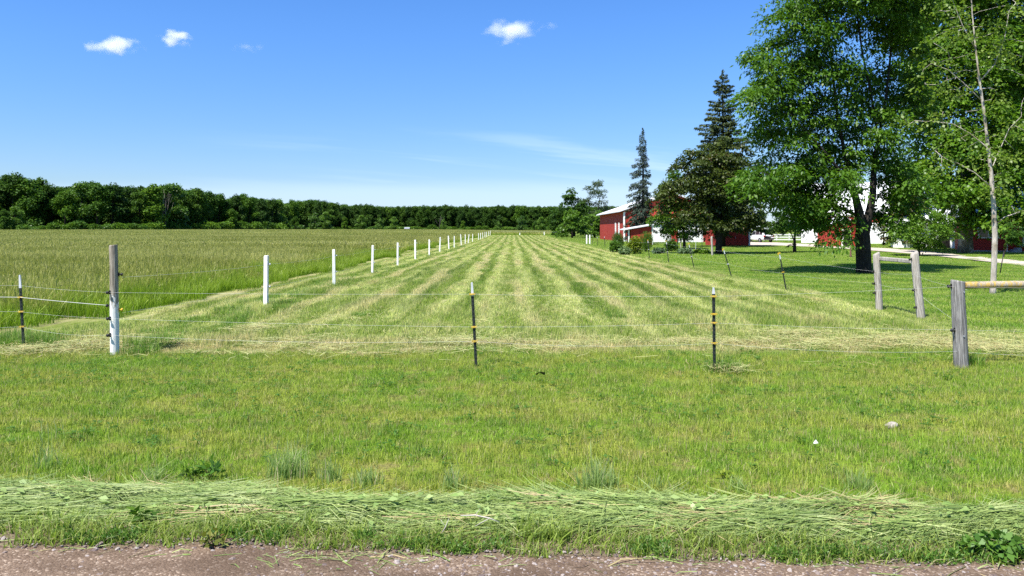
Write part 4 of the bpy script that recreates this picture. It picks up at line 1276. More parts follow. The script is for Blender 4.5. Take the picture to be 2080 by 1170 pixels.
# ---- dark red shed in the shade
d = 89.0
sx0, sx1 = wx(1455, d), wx(1521, d)
sh = empty('red_shed', (sx0, d, 0)); tag(sh, 'dark red gabled shed in tree shade with a white corner board', 'shed'); w = sx1 - sx0
MB().prism([(0, -0.1), (w, -0.1), (w, 2.5), (w / 2, 3.5), (0, 2.5)], 0, 5).build('wall', M_red, sh)
mb = MB(); gable_roof(mb, -0.25, w + 0.25, -0.3, 5.3, 2.45, 3.58, 0.12); mb.build('roof', M_roof, sh)
MB().box(w - 0.02, w + 0.16, -0.05, 0.1, -0.1, 2.42).build('corner_board', M_white, sh)
dr = MB().box(0.9, 2.3, -0.05, 0.03, 0, 2.05).build('door', M_red2, sh); MB().box(2.1, 2.18, -0.1, -0.052, 0.9, 1.05).build('handle', M_greyw, dr)

# ---- small red shed with a white door left of the ash trunk
d = 84.0
sx0, sx1 = wx(1690, d), wx(1748, d)
sh = empty('red_shed', (sx0, d, 0)); tag(sh, 'small red shed with white door frame just left of the ash trunk', 'shed'); w = sx1 - sx0
MB().prism([(0, -0.1), (w, -0.1), (w, 2.3), (w / 2, 3.0), (0, 2.3)], 0, 4).build('wall', M_red2, sh)
mb = MB(); gable_roof(mb, -0.2, w + 0.2, -0.25, 4.2, 2.26, 3.08, 0.1); mb.build('roof', M_roof, sh)
dr = MB().box(1.2, 1.9, -0.05, 0.03, 0, 1.9).build('door', M_dark, sh)
mb = MB(); mb.box(1.0, 1.2, -0.07, 0.02, 0, 2.0); mb.box(1.9, 2.0, -0.07, 0.02, 0, 2.0); mb.build('door_frame', M_white, sh)

# ---- white roofed barn behind the ash
d = 102.0
sx0, sx1 = wx(1654, d), wx(1812, d)
sh = empty('white_roofed_barn', (sx0, d, 0)); tag(sh, 'large barn with a curved white roof and red end seen through the ash', 'barn'); w = (sx1 - sx0) * 1.05; sh.rotation_euler = (0, 0, R(-33)); sh.location = (sx0, d + 4.5, 0)
Dp = 12.0
prof = [(0, -0.1), (Dp, -0.1), (Dp, 3.6), (Dp * 0.93, 5.6), (Dp * 0.78, 7.0), (Dp * 0.5, 8.2), (Dp * 0.22, 7.0), (Dp * 0.07, 5.6), (0, 3.6)]
MB().prismx(prof, 0.02, w - 0.02).build('wall', M_red, sh)
mb = MB(); outer = prof[2:]
for a, b in zip(outer[:-1], outer[1:]):
    e = 0.16
    mb.prismx([(a[0], a[1]), (b[0], b[1]), (b[0] + (b[0] - Dp / 2) * 0.035, b[1] + e), (a[0] + (a[0] - Dp / 2) * 0.035, a[1] + e)], -0.35, w + 0.35)
mb.build('roof', M_roof, sh)
mb = MB(); mb.box(0, w + 1.3, -0.12, -0.004, -0.1, 2.75); mb.build('lower_wall', M_white, sh)
for a in (2.4, 7.4):
    dr = MB().box(a, a + 0.7, -0.19, -0.123, 0, 2.4).build('door', M_red, sh); MB().box(a + 0.55, a + 0.62, -0.25, -0.192, 1.0, 1.14).build('handle', M_greyw, dr)

# ---- white garage
d = 78.0
sx0, sx1 = wx(1826, d), wx(1958, d)
sh = empty('white_garage', (sx0, d, 0)); tag(sh, 'low white garage with a wide eave behind the apple tree', 'garage'); w = (sx1 - sx0) * 0.95; sh.rotation_euler = (0, 0, R(-24)); sh.location = (sx0, d + 1.2, 0)
MB().box(0, w, 0, 6, -0.1, 2.5).build('wall', M_white, sh)
mb = MB(); gable_roof(mb, -0.9, w + 0.3, -0.9, 6.9, 2.42, 3.7, 0.2, 'x'); mb.build('roof', M_roof, sh)
mb = MB(); mb.prismx([(0.02, 2.4), (5.98, 2.4), (3, 3.62)], 0.01, w - 0.01); mb.build('gable', M_white, sh)
dr = MB().box(w - 2.1, w - 1.1, -0.05, 0.03, 0, 2.0).build('door', M_dark, sh)
for a in (w - 2.35, w - 0.95): MB().box(a, a + 0.22, -0.55, -0.35, -0.1, 2.5).build('post', M_white, sh)

# ---- red house
d = 65.5
sx0, sx1 = wx(1972, d), wx(2180, d)
hs_ = empty('red_house', (sx0, d, 0)); tag(hs_, 'red sided house with a dark window and white porch railing', 'house'); w = sx1 - sx0; hs_.rotation_euler = (0, 0, R(-22)); hs_.location = (sx0, d + 0.3, 0)
M_clap = plain_mat('red_clapboard', (0.40, 0.035, 0.03), 0.65, 0.25, 0.2, 8, streak=(0.2, 0.2, 6))
MB().box(0, w, 0, 8, -0.1, 3.0).build('wall', M_clap, hs_)
mb = MB(); gable_roof(mb, -0.4, w + 0.4, -0.6, 8.6, 2.95, 5.4, 0.18, 'x'); mb.build('roof', M_roof, hs_)
MB().prismx([(0.02, 2.9), (7.98, 2.9), (4, 5.3)], 0.02, w - 0.02).build('gable', M_white, hs_)
wi = MB().box(0.75, 2.1, -0.05, 0.03, 1.25, 2.35).build('window', M_dkglass, hs_)
mb = MB(); mb.box(0.65, 0.75, -0.08, 0.02, 1.25, 2.42); mb.box(2.1, 2.2, -0.08, 0.02, 1.25, 2.42); mb.box(0.752, 2.098, -0.08, 0.02, 2.352, 2.43); mb.box(1.39, 1.46, -0.075, -0.052, 1.252, 2.348); mb.build('frame', M_white, wi)
MB().box(0.6, 2.25, -0.14, 0.02, 1.16, 1.248).build('sill', M_white, wi)
MB().box(0, w, -0.06, -0.004, -0.1, 0.16).build('foundation', M_greyw, hs_)
# porch
MB().box(3.4, 7.6, -2.4, -0.08, 0.55, 0.70).build('porch_floor', M_greyw, hs_)
rl = MB(); rl.box(3.4, 7.6, -2.4, -2.32, 1.5, 1.58); rl.box(3.4, 7.6, -2.39, -2.33, 0.85, 0.91)
for q in range(29): rl.box(3.45 + q * 0.145, 3.49 + q * 0.145, -2.38, -2.34, 0.912, 1.498)
rl.build('porch_railing', M_white, hs_)
for a in (3.4, 7.5): MB().box(a, a + 0.11, -2.31, -2.2, 0.702, 2.94).build('porch_post', M_white, hs_)
MB().box(3.1, 7.8, -2.7, -0.62, 2.86, 2.98).build('porch_roof', M_roof, hs_)
st = MB(); [st.box(2.5 + q * 0.28, 2.8 + q * 0.28, -2.3, -1.0, -0.05, 0.14 + q * 0.15) for q in range(3)]; st.build('steps', M_greyw, hs_)
hr = MB(); hr.bar((2.3, -2.3, 0.85), (3.38, -2.3, 1.5), 0.05, 0.05); hr.bar((2.35, -2.3, 0.0), (2.35, -2.3, 0.85), 0.05, 0.05); hr.build('handrail', M_white, hs_)
dr = MB().box(4.9, 5.9, -0.05, 0.03, 0.71, 2.75).build('door', M_white, hs_); MB().box(5.72, 5.79, -0.11, -0.052, 1.6, 1.72).build('handle', M_greyw, dr)

# ---- distant grey roofed shed at the woods
d = 470
sh = empty('distant_shed', (wx(822, d), d, float(gz(wx(822, d), d)))); tag(sh, 'tiny pale roofed shed low against the distant woods', 'shed')
MB().box(0, 2.6, 0, 3, 0, 1.2).build('wall', M_greyw, sh); mb = MB(); gable_roof(mb, -0.3, 2.9, -0.3, 3.3, 1.2, 2.0, 0.12, 'x'); mb.build('roof', M_greyw, sh)

# ---- white board fence by the car
d = 124.0
x0, x1 = wx(1500, d), wx(1656, d)
bf = empty('board_fence', (x0, d, 0)); tag(bf, 'white three rail board fence behind the parked car', 'fence'); w = x1 - x0
for zz in (0.30, 0.68, 1.06): MB().box(0, w, -0.03, 0.0, zz - 0.09, zz + 0.09).build('rail', M_white, bf)
q = 0.0
while q < w + 0.1:
    MB().box(q - 0.08, q + 0.08, 0.004, 0.15, -0.1, 1.25).build('post', M_white, bf); q += 2.0
# small brown red board panel at its right end
d = 122.0
pf = empty('plank_fence', (wx(1657, d), d, 0)); tag(pf, 'short red brown plank fence at the right end of the white board fence', 'fence')
MB().box(0, 2.9, 0, 0.06, 0.12, 0.95).build('panel', M_brownw, pf)
for a in (0.0, 2.75): MB().box(a, a + 0.14, 0.07, 0.2, -0.1, 1.05).build('post', M_brownw, pf)


# ---- parked car, a white sport utility seen from its right rear... facing away to the left
def build_car():
    M_paint, t, o = new_mat('white_car_paint'); b = principled(t, o, (0.80, 0.81, 0.82), 0.25, 0.5); b.inputs['Coat Weight'].default_value = 0.6
    M_tyre = plain_mat('tyre', (0.02, 0.02, 0.02), 0.85, 0.2); M_rim = plain_mat('rim', (0.45, 0.46, 0.48), 0.35, 0.5, metal=0.6)
    M_trim = plain_mat('black_trim', (0.03, 0.03, 0.032), 0.6, 0.3)
    M_lamp, t, o = new_mat('tail_lamp'); principled(t, o, (0.45, 0.02, 0.02), 0.2, 0.5)
    car = empty('parked_car', (0, 0, 0))
    tag(car, 'white sport utility vehicle parked on the gravel driveway, seen from behind', 'car')
    # body sections along x (front +x), half width, z profile
    sec = [(-2.28, 0.80, 0.45, 0.95), (-2.22, 0.88, 0.40, 1.08), (-1.6, 0.92, 0.34, 1.10), (0.0, 0.93, 0.32, 1.06), (1.3, 0.92, 0.34, 1.02), (1.95, 0.87, 0.38, 0.92), (2.25, 0.74, 0.45, 0.78)]
    vs = []; fs = []
    for x, hw, z0, z1 in sec:
        ring = [(-hw * 0.9, z0), (-hw, z0 + 0.16), (-hw, z1 - 0.22), (-hw * 0.95, z1 - 0.04), (-hw * 0.85, z1), (hw * 0.85, z1), (hw * 0.95, z1 - 0.04), (hw, z1 - 0.22), (hw, z0 + 0.16), (hw * 0.9, z0)]
        vs += [(x, y, z) for y, z in ring]
    n = 10
    for i in range(len(sec) - 1):
        for k in range(n): fs.append((i * n + k, (i + 1) * n + k, (i + 1) * n + (k + 1) % n, i * n + (k + 1) % n))
    fs += [tuple(reversed(range(n))), tuple((len(sec) - 1) * n + k for k in range(n))]
    MB().add(vs, fs, True).build('body', M_paint, car)
    cab = [(-2.20, 0.80, 1.04), (-1.92, 0.70, 1.66), (-1.3, 0.68, 1.73), (0.1, 0.67, 1.72), (0.55, 0.66, 1.64), (1.25, 0.78, 1.03)]
    vs = [(x, s * hw, z) for x, hw, z in cab for s in (-1, 1)]
    base = [(-2.20, 0.80, 1.04), (-1.92, 0.86, 1.04), (-1.3, 0.87, 1.04), (0.1, 0.87, 1.03), (0.55, 0.86, 1.03), (1.25, 0.78, 1.02)]
    nb = len(vs); vs += [(x, s * hw, z) for x, hw, z in base for s in (-1, 1)]
    fs = []
    for i in range(5):
        a, b, c_, d_ = 2 * i, 2 * i + 1, 2 * i + 3, 2 * i + 2
        fs.append((a, b, c_, d_)); fs.append((nb + a, a, d_, nb + d_)); fs.append((b, nb + b, nb + c_, c_))
    MB().add(vs, fs, False).build('cabin', M_paint, car, bevel=0.03)
    # windows, set a little proud
    g = MB(); g.hexa([(-2.19, -0.66, 1.14), (-2.16, -0.66, 1.14), (-2.16, 0.66, 1.14), (-2.19, 0.66, 1.14)], [(-2.005, -0.60, 1.56), (-1.97, -0.60, 1.56), (-1.97, 0.60, 1.56), (-2.005, 0.60, 1.56)]); g.build('rear_window', M_dkglass, car)
    for s in (-1, 1):
        for (xa, xb, ta, tb) in ((-1.95, -1.15, -1.72, -1.15), (-1.08, -0.15, -1.08, -0.15), (-0.08, 0.95, -0.08, 0.50)):
            yb = lambda z: s * (0.875 - (z - 1.04) * 0.285)
            MB().hexa([(xa, yb(1.1) - s * 0.02, 1.1), (xb, yb(1.1) - s * 0.02, 1.1), (xb, yb(1.1) + s * 0.012, 1.1), (xa, yb(1.1) + s * 0.012, 1.1)],
                      [(ta, yb(1.6) - s * 0.02, 1.6), (tb, yb(1.6) - s * 0.02, 1.6), (tb, yb(1.6) + s * 0.012, 1.6), (ta, yb(1.6) + s * 0.012, 1.6)]).build('side_window', M_dkglass, car)
        MB().box(-2.30, -2.16, min(s * 0.62, s * 0.86), max(s * 0.62, s * 0.86), 0.86, 1.04).build('tail_light', M_lamp, car)
        MB().box(0.72, 0.92, min(s * 0.94, s * 1.12), max(s * 0.94, s * 1.12), 1.02, 1.18).build('mirror', M_paint, car, bevel=0.03)
        for x in (-1.38, 1.38):
            tm = MB()
            pr = [(0.20, -0.115), (0.33, -0.12), (0.36, -0.07), (0.36, 0.07), (0.33, 0.12), (0.20, 0.115)]
            nn = 22; vv = [(x + r * math.cos(6.2832 * k / nn), s * 0.83 + y, 0.36 + r * math.sin(6.2832 * k / nn)) for r, y in pr for k in range(nn)]
            tm.add(vv, [(i * nn + k, i * nn + (k + 1) % nn, ((i + 1) % 6) * nn + (k + 1) % nn, ((i + 1) % 6) * nn + k) for i in range(6) for k in range(nn)], True)
            wh = tm.build('wheel', M_tyre, car)
            rm = MB(); rm.tube([(x, s * 0.83 - 0.09, 0.36), (x, s * 0.83 + 0.09, 0.36)], 0.205, 20); rm.build('rim', M_rim, wh)
    MB().box(-2.34, -2.2, -0.82, 0.82, 0.42, 0.66).build('bumper', M_trim, car, bevel=0.03)
    MB().box(-2.325, -2.24, -0.26, 0.26, 0.80, 0.94).build('number_plate', M_rim, car)
    for s in (-1, 1): MB().bar((-1.7, s * 0.60, 1.78), (0.2, s * 0.60, 1.78), 0.04, 0.05).build('roof_rail', M_trim, car)
    return car


d = 112.0
car = build_car(); car.location = (wx(1552, d), d + 1.8, 0.03); car.rotation_euler = (0, 0, R(90 + 14))

# ================================================================== FENCES
def wood_mat(name, a, b, paint=None, pz=0.5, patchy=0.5, foot=False):
    m, t, out = new_mat(name)
    o = t.obj(); x, y, z = t.xyz(o)
    n1 = t.noise(t.scl(o, (1, 1, 0.06)), 60, 5, 0.65)
    n2 = t.noise(t.scl(o, (1, 1, 0.35)), 9, 4, 0.6)
    c = t.mix(t.sm(n1, 0.36, 0.64), a, b)
    c = t.mix(t.m('MULTIPLY', t.sm(n2, 0.5, 0.7), 0.5), c, tuple(q * 0.55 for q in a))
    if paint:
        k = t.m('ADD', t.m('MULTIPLY', t.m('SUBTRACT', pz, z), 0.9), t.m('SUBTRACT', t.noise(t.scl(o, (1, 1, 0.4)), 22, 4, 0.7), 0.5 - patchy * 0.35))
        if foot:
            k = t.m('MINIMUM', k, t.m('ADD', t.m('MULTIPLY', t.m('SUBTRACT', z, 0.10), 2.0), t.m('SUBTRACT', t.noise(t.scl(o, (1, 1, 0.4)), 18, 4, 0.7), 0.3)))
        c = t.mix(t.sm(k, 0.0, 0.12), c, paint)
    principled(t, out, c, 0.9, 0.12, t.bump(n1, 0.8, 0.012))
    return m


M_wgrey = wood_mat('weathered_grey_wood', (0.22, 0.195, 0.165), (0.46, 0.425, 0.37))
M_wdark = wood_mat('dark_weathered_wood', (0.11, 0.105, 0.10), (0.30, 0.29, 0.275))
M_wpaint = wood_mat('worn_painted_wood', (0.17, 0.145, 0.115), (0.36, 0.32, 0.26), (0.68, 0.68, 0.65), 0.62, 0.6)
M_wwhite = wood_mat('white_painted_post', (0.22, 0.20, 0.17), (0.42, 0.39, 0.34), (0.78, 0.78, 0.75), 1.12, 0.6, True)
M_lichen = wood_mat('lichen_rail', (0.24, 0.20, 0.15), (0.44, 0.38, 0.29), (0.42, 0.29, 0.08), -0.15, 0.55)
M_steel = plain_mat('dark_green_steel', (0.020, 0.026, 0.022), 0.55, 0.4)
M_tip = plain_mat('pale_tip', (0.60, 0.62, 0.66), 0.5, 0.4)
M_yelp = plain_mat('yellow_plastic', (0.62, 0.42, 0.04), 0.5, 0.4)
M_blackp = plain_mat('black_plastic', (0.015, 0.015, 0.015), 0.5, 0.4)
M_wire = plain_mat('pale_wire', (0.62, 0.62, 0.60), 0.5, 0.4, 0.1)


def rot_y(o, lean, leany=0.0): o.rotation_euler = (leany, lean, 0)


def round_post(name, label, loc, h, r, mat, lean=0.0, leany=0.0, taper=0.94, group=None, cat='post', n=14, top_cut=0.02):
    root = empty(name, loc); tag(root, label, cat, group); rot_y(root, lean, leany)
    zs = [-0.15, 0.0, 0.1, h * 0.3, h * 0.55, h * 0.8, h - 0.02, h]
    rr = [r * (1 + (taper - 1) * max(0, z) / h) * random.uniform(0.97, 1.03) for z in zs]; rr[-1] *= 0.93
    path = [(random.uniform(-0.004, 0.004), random.uniform(-0.004, 0.004), z) for z in zs]
    mb = MB(); mb.tube(path, rr, n, True, True, 0.025)
    # a checked, slightly slanting top
    mb.v = [(x, y, z + (top_cut * x / r if z > h - 0.03 else 0)) for x, y, z in mb.v]
    mb.build('timber', mat, root)
    return root


def insulator(parent, x, y, z, mat, side=(1, 0)):
    mb = MB(); d = Vector((side[0], side[1], 0))
    a = Vector((x, y, z))
    mb.tube([a, a + d * 0.035, a + d * 0.04, a + d * 0.055, a + d * 0.06], [0.012, 0.012, 0.024, 0.024, 0.010], 8)
    mb.bar(a + Vector((0, 0, -0.03)) + d * 0.004, a + Vector((0, 0, 0.03)) + d * 0.004, 0.02, 0.012)
    return mb.build('insulator', mat, parent)


# corner post
cpx, cpy = -5.90, 11.70
cp = round_post('corner_post', 'thick weathered corner post, grey above and worn white paint below', (cpx, cpy, float(gz(cpx, cpy))), 1.63, 0.062, M_wpaint, -0.012)
for z in (0.93, 0.545, 0.30): insulator(cp, -0.035, -0.055, z, M_blackp, (-0.3, -1))
insulator(cp, 0.062, 0.01, 1.19, M_blackp, (1, 0.2)); insulator(cp, 0.062, 0.01, 0.665, M_yelp, (1, 0.2)); insulator(cp, -0.06, 0, 0.73, M_blackp, (-1, 0))

# row of white posts
wp = [(540, 630, 0.01), (678.5, 581, -0.01), (756, 555.5, 0.02), (807.7, 540, 0.0), (843.7, 529, -0.01), (872, 518.5, 0.005), (893, 514, 0.045), (912, 507.7, -0.045), (922.5, 503.7, 0.01), (937, 500.6, -0.06), (945, 498.5, 0.01),
      (951, 494, 0.09), (959.7, 493, 0.03), (972, 489, 0.0), (976, 488, 0.02), (980.6, 486.5, -0.02), (985, 485, 0.0), (988.3, 484, -0.03), (992.6, 483, 0.01), (995.8, 482, 0.04)]
ords = ['first', 'second', 'third', 'fourth', 'fifth', 'sixth', 'seventh', 'eighth', 'ninth', 'tenth', 'eleventh', 'twelfth', 'thirteenth', 'fourteenth', 'fifteenth', 'sixteenth', 'seventeenth', 'eighteenth', 'nineteenth', 'twentieth']
white_pos = []
for i, (px, py, lean) in enumerate(wp):
    d = 5.85 * F / (CX - px) if i else 18.55
    d = min(d, 232)
    X = wx(px, d); z0 = float(gz(X, d))
    h = (1.205, 1.20, 1.19, 1.2, 1.2, 1.13, 1.22, 1.25, 1.18, 1.30, 1.22, 1.2, 1.2, 1.2, 1.2, 1.2, 1.2, 1.2, 1.25, 1.25)[i]
    root = empty('white_post', (X, d, z0)); rot_y(root, lean)
    extra = {0: ' nearest of the row', 6: ' leaning left', 9: ' leaning right', 11: ' leaning'}.get(i, '')
    tag(root, '%s white painted fence post counted from the weathered corner post' % ords[i], 'post', 'white posts along the meadow fence')
    s = 0.047
    mb = MB()
    j = lambda: random.uniform(-0.004, 0.004)
    ring = lambda k, z: [(-k + j(), -k + j(), z + j()), (k + j(), -k + j(), z + j()), (k + j(), k + j(), z + j()), (-k + j(), k + j(), z + j())]
    vs = ring(s, -0.15) + ring(s * 1.0, h * 0.45) + ring(s * 0.97, h - 0.015) + ring(s * 0.80, h)
    fs = [(3, 2, 1, 0), (12, 13, 14, 15)] + [(4 * q + k, 4 * q + (k + 1) % 4, 4 * q + 4 + (k + 1) % 4, 4 * q + 4 + k) for q in range(3) for k in range(4)]
    mb.add(vs, fs); mb.build('timber', M_wwhite, root, bevel=0.008)
    root.rotation_euler[2] = random.uniform(-0.25, 0.25)
    if i < 8:
        for z in (1.0, 0.47): insulator(root, s, 0, z, M_yelp if False else M_tip, (1, 0))
    white_pos.append((X + s, d, z0))


# steel fence posts
def t_post(name, label, bx, by, h, lean, tips=0.17, clips=(0.97, 0.55, 0.36), cap=False, group=None, leany=0.0, clipmat=None, scale=1.0):
    root = empty(name, (bx, by, float(gz(bx, by)))); tag(root, label, 'post', group); rot_y(root, lean, leany)
    w = 0.019 * scale; f = 0.005 * scale
    def sect(mb, z0, z1):
        mb.box(-w, w, -f, f, z0, z1); mb.box(-f * 0.9, f * 0.9, f + 0.0005, w * 1.7, z0, z1)
    mb = MB(); sect(mb, -0.15, h - tips)
    z = 0.12
    while z < h - tips - 0.03:
        mb.box(-0.006, 0.006, -f - 0.008, -f - 0.0005, z, z + 0.018); z += 0.054
    mb.build('shaft', M_steel, root)
    mb = MB(); sect(mb, h - tips + 0.001, h)
    mb.v = [(x * (0.55 if zz > h - 0.01 else 1), y, zz) for x, y, zz in mb.v]
    mb.build('tip', M_tip, root)
    for z in clips:
        c = MB(); c.box(-0.028, 0.028, -0.026, -0.0135, z - 0.011, z + 0.011); c.box(-0.040, -0.0315, -0.026, 0.01, z - 0.010, z + 0.010); c.box(0.0315, 0.040, -0.026, 0.01, z - 0.010, z + 0.010); c.tube([(0, -0.0265, z), (0, -0.042, z)], 0.012, 6)
        c.build('wire_clip', clipmat or M_yelp, root)
    if cap:
        c = MB(); c.box(-0.03, 0.03, -0.02, 0.035, h + 0.001, h + 0.035); c.box(-0.055, -0.0305, -0.012, 0.012, h - 0.03, h + 0.03); c.build('cap', M_yelp, root)
    return root


FG = 'steel posts of the front wire fence'
t_post('steel_post', 'black steel post with a silver tip left of the weathered corner post', -7.47, 12.05, 1.14, -0.055, 0.20, (0.80, 0.58, 0.35), group=FG)
t_post('steel_post', 'black steel post in the middle of the front fence, tilted left', -0.475, 10.45, 1.125, -0.052, 0.185, (0.97, 0.535, 0.345), group=FG)
t_post('steel_post', 'upright dark steel post with four yellow clips, right of the middle post', 2.64, 10.27, 1.10, -0.012, 0.085, (0.985, 0.755, 0.64, 0.375), group=FG)
RG = 'leaning steel posts along the farm lawn'
rp = [(1597, 593, 1583, 517), (1487, 567, 1469, 506), (1410, 549, 1399, 497.5), (1358, 535, 1353.5, 492), (1319, 526, 1316, 489), (1283, 515, 1281, 490), (1262, 508, 1260, 487), (1229, 503, 1227.5, 481), (1214, 500, 1213, 482), (1203.5, 497, 1203, 478)]
rl_ = ['nearest leaning steel post of the row along the farm lawn', 'second leaning steel post of the row along the farm lawn', 'third leaning steel post along the lawn, yellow capped', 'fourth steel post along the lawn, nearly below the olive maple',
       'fifth steel post along the lawn, beside the feathery shrubs', 'steel post in front of the yellow bush', 'steel post before the left feathery shrub', 'thin dark steel post in front of the barn windows', 'thin dark steel post left of the barn windows', 'thin dark steel post just right of the white twin posts']
right_pos = []
for i, (x0, y0, x1, y1) in enumerate(rp):
    X, d = ground_at(x0, y0)
    h = (y0 - y1) / F * d; lean = math.atan2((x1 - x0), (y0 - y1))
    t_post('steel_post', rl_[i], X, d, h, lean, 0.17, (h * 0.5,) if i < 5 else (), i < 5, RG, clipmat=M_yelp if i < 1 else M_tip, scale=1.0 if i < 3 else 1.25)
    right_pos.append((X, d, h, lean))

# far cross fence
BG = 'posts of the cross fence beyond the hay strip'
for px, py, top, lab in ((1055.5, 482, 473, 'white post in the middle of the far cross fence, leaning'), (1105.5, 483.5, 471, 'white post at the right of the far cross fence')):
    d = 215.0; X = wx(px, d); z0 = float(gz(X, d))
    root = empty('white_post', (X, d, z0 - 0.1)); tag(root, lab, 'post', BG); rot_y(root, 0.08 if px < 1060 else 0)
    MB().box(-0.11, 0.11, -0.11, 0.11, -0.1, wz(top, d) - z0 + 0.1).build('timber', M_wwhite, root, bevel=0.01)
for px, d, lab in ((1130.5, 200, 'thin dark stake right of the far white post'), (1143.5, 196, 'dark corner stake at the right end of the far cross fence')):
    t_post('steel_post', lab, wx(px, d), d, 1.35, 0.0, 0.05, (), group=BG, scale=2.4)
TG = 'white twin posts'
for px, lab in ((1192, 'left one of the white twin posts by the hay strip corner'), (1197.6, 'right one of the white twin posts by the hay strip corner')):
    d = 99.0; X = wx(px, d)
    root = empty('white_post', (X, d + (0.2 if px < 1194 else -0.2), 0)); tag(root, lab, 'post', TG)
    MB().box(-0.075, 0.075, -0.075, 0.075, -0.1, wz(477, d)).build('timber', M_wwhite, root, bevel=0.01)

# wooden brace of two posts and a rail
HB = 'weathered wooden brace'
XL, DL = 8.33, 17.85; XR, DR = 8.43, 16.3
a = round_post('brace_post', 'weathered grey wooden brace post, the left upright under the short rail', (XL, DL, 0), 1.36, 0.078, M_wgrey, -0.055, 0.0, 0.92, HB)
b = round_post('brace_post', 'weathered grey wooden brace post leaning left, right end of the short rail', (XR + 0.04, DR, 0), 1.42, 0.083, M_wgrey, -0.105, 0.0, 0.96, HB)
for z in (0.95, 0.68, 0.47): insulator(a, -0.075, -0.01, z, M_blackp, (-1, -0.3))
for z in (1.30, 0.66, 0.30): insulator(b, -0.075, -0.02, z, M_blackp, (-1, -0.3))
tag(MB().bar((XL - 0.0, DL - 0.06, 1.24), (XR - 0.11, DR + 0.06, 1.235), 0.10, 0.085).build('brace_rail', M_wgrey, None, None, 0.015), 'short squared rail joining the two leaning brace posts', 'rail', HB)
# front right post and long rail
FX, FD = 6.06, 10.62
a = round_post('gate_post', 'thick grey wooden post at the right end of the front fence', (FX, FD, float(gz(FX, FD))), 1.17, 0.092, M_wdark, -0.045, 0, 0.96, None, 'post', 16, -0.008)
insulator(a, -0.085, -0.03, 0.51, M_blackp, (-1, -0.3)); insulator(a, -0.09, -0.01, 1.10, M_blackp, (-1, -0.2))
for z, x in ((1.02, 0.03), (0.43, 0.0)): MB().tube([(x, -0.088, z), (x, -0.098, z)], 0.011, 8).build('bolt', M_greyw, a)
mb = MB(); L_ = 2.6
mb.tube([(0, 0, 0), (0.7, 0.02, 0.008), (1.5, 0.01, 0.0), (L_, 0.03, 0.01)], [0.045, 0.05, 0.048, 0.052], 12, True, True, 0.03)
ro = mb.build('long_rail', M_lichen, None, (FX + 0.045, FD, 1.15)); tag(ro, 'long round rail with orange lichen leaving the frame from the thick post', 'rail')
round_post('gate_post', 'grey wooden post at the far end of the long lichen rail', (FX + 2.72, FD + 0.02, 0), 1.2, 0.09, M_wgrey, 0.0, 0, 0.96)

# wires
def wire(label, pts, r=0.0016, sag=0.03, group=None, cat='wire', name='fence_wire'):
    path = []
    for a, b in zip(pts[:-1], pts[1:]):
        a = Vector(a); b = Vector(b)
        for q in range(7):
            t = q / 7
            path.append(a + (b - a) * t + Vector((0, 0, -4 * sag * t * (1 - t))))
    path.append(Vector(pts[-1]))
    mb = MB(); mb.tube(path, r, 5, True, True)
    return tag(mb.build(name, M_wire), label, cat, group)


FW = 'wires of the front fence'
def tp(bx, by, lean, z): return (bx + math.tan(lean) * z, by - 0.03, z + float(gz(bx, by)))
c1 = lambda z: (cpx - 0.05 - 0.012 * z, cpy - 0.07, z + float(gz(cpx, cpy)))
def frontline(zc, zl, z1, z2, zr, label, sag):
    wire(label, [(-10.0, 12.5, zl + 0.08), tp(-7.47, 12.05, -0.055, zl), c1(zc), tp(-0.475, 10.45, -0.052, z1), tp(2.64, 10.27, -0.012, z2), (FX - 0.12 - 0.045 * zr, FD - 0.05, zr + float(gz(FX, FD))), (FX + 2.62, FD, zr + 0.02)], 0.0010, sag, FW)
frontline(0.93, 0.98, 0.97, 0.985, 1.09, 'top wire of the front fence', 0.012)
frontline(0.545, 0.58, 0.535, 0.64, 0.51, 'middle wire of the front fence', 0.015)
frontline(0.30, 0.35, 0.345, 0.375, 0.22, 'lowest sagging wire of the front fence', 0.05)
wire('thick white tape wire between the left steel post and the corner post', [(-10.0, 12.5, 0.86), tp(-7.47, 12.05, -0.055, 0.80), (cpx - 0.08, cpy, 0.73 + float(gz(cpx, cpy)))], 0.0035, 0.005, FW)
WW = 'wires along the white posts'
wire('upper wire along the row of white posts', [(cpx + 0.11, cpy, 1.19)] + [(x + 0.05, y, z + 1.0) for x, y, z in white_pos[:14]], 0.0016, 0.03, WW)
wire('lower wire along the row of white posts', [(cpx + 0.11, cpy, 0.665)] + [(x + 0.05, y, z + 0.47) for x, y, z in white_pos[:14]], 0.0016, 0.03, WW)
RW = 'wires along the farm lawn'
rpts = lambda f: [(X + math.tan(l) * h * f, d, h * f) for X, d, h, l in right_pos[:7]]
wire('upper wire along the leaning posts of the farm lawn', [(FX + 0.1, FD, 1.08), (XR - 0.15, DR, 0.98), (XL - 0.13, DL, 0.95)] + rpts(0.93), 0.0013, 0.03, RW)
wire('lower sagging wire along the leaning posts of the farm lawn', [(FX + 0.1, FD, 0.55), (XR - 0.12, DR, 0.66), (XL - 0.11, DL, 0.68)] + rpts(0.5), 0.0013, 0.03, RW)
wire('wire of the far cross fence', [(wx(995.8, 232), 232, 1.45), (wx(1055, 215), 214.9, 1.35), (wx(1105, 215), 214.9, 1.35), (wx(1130, 200), 200, 1.2), (wx(1143, 196), 196, 1.2)], 0.008, 0.03)

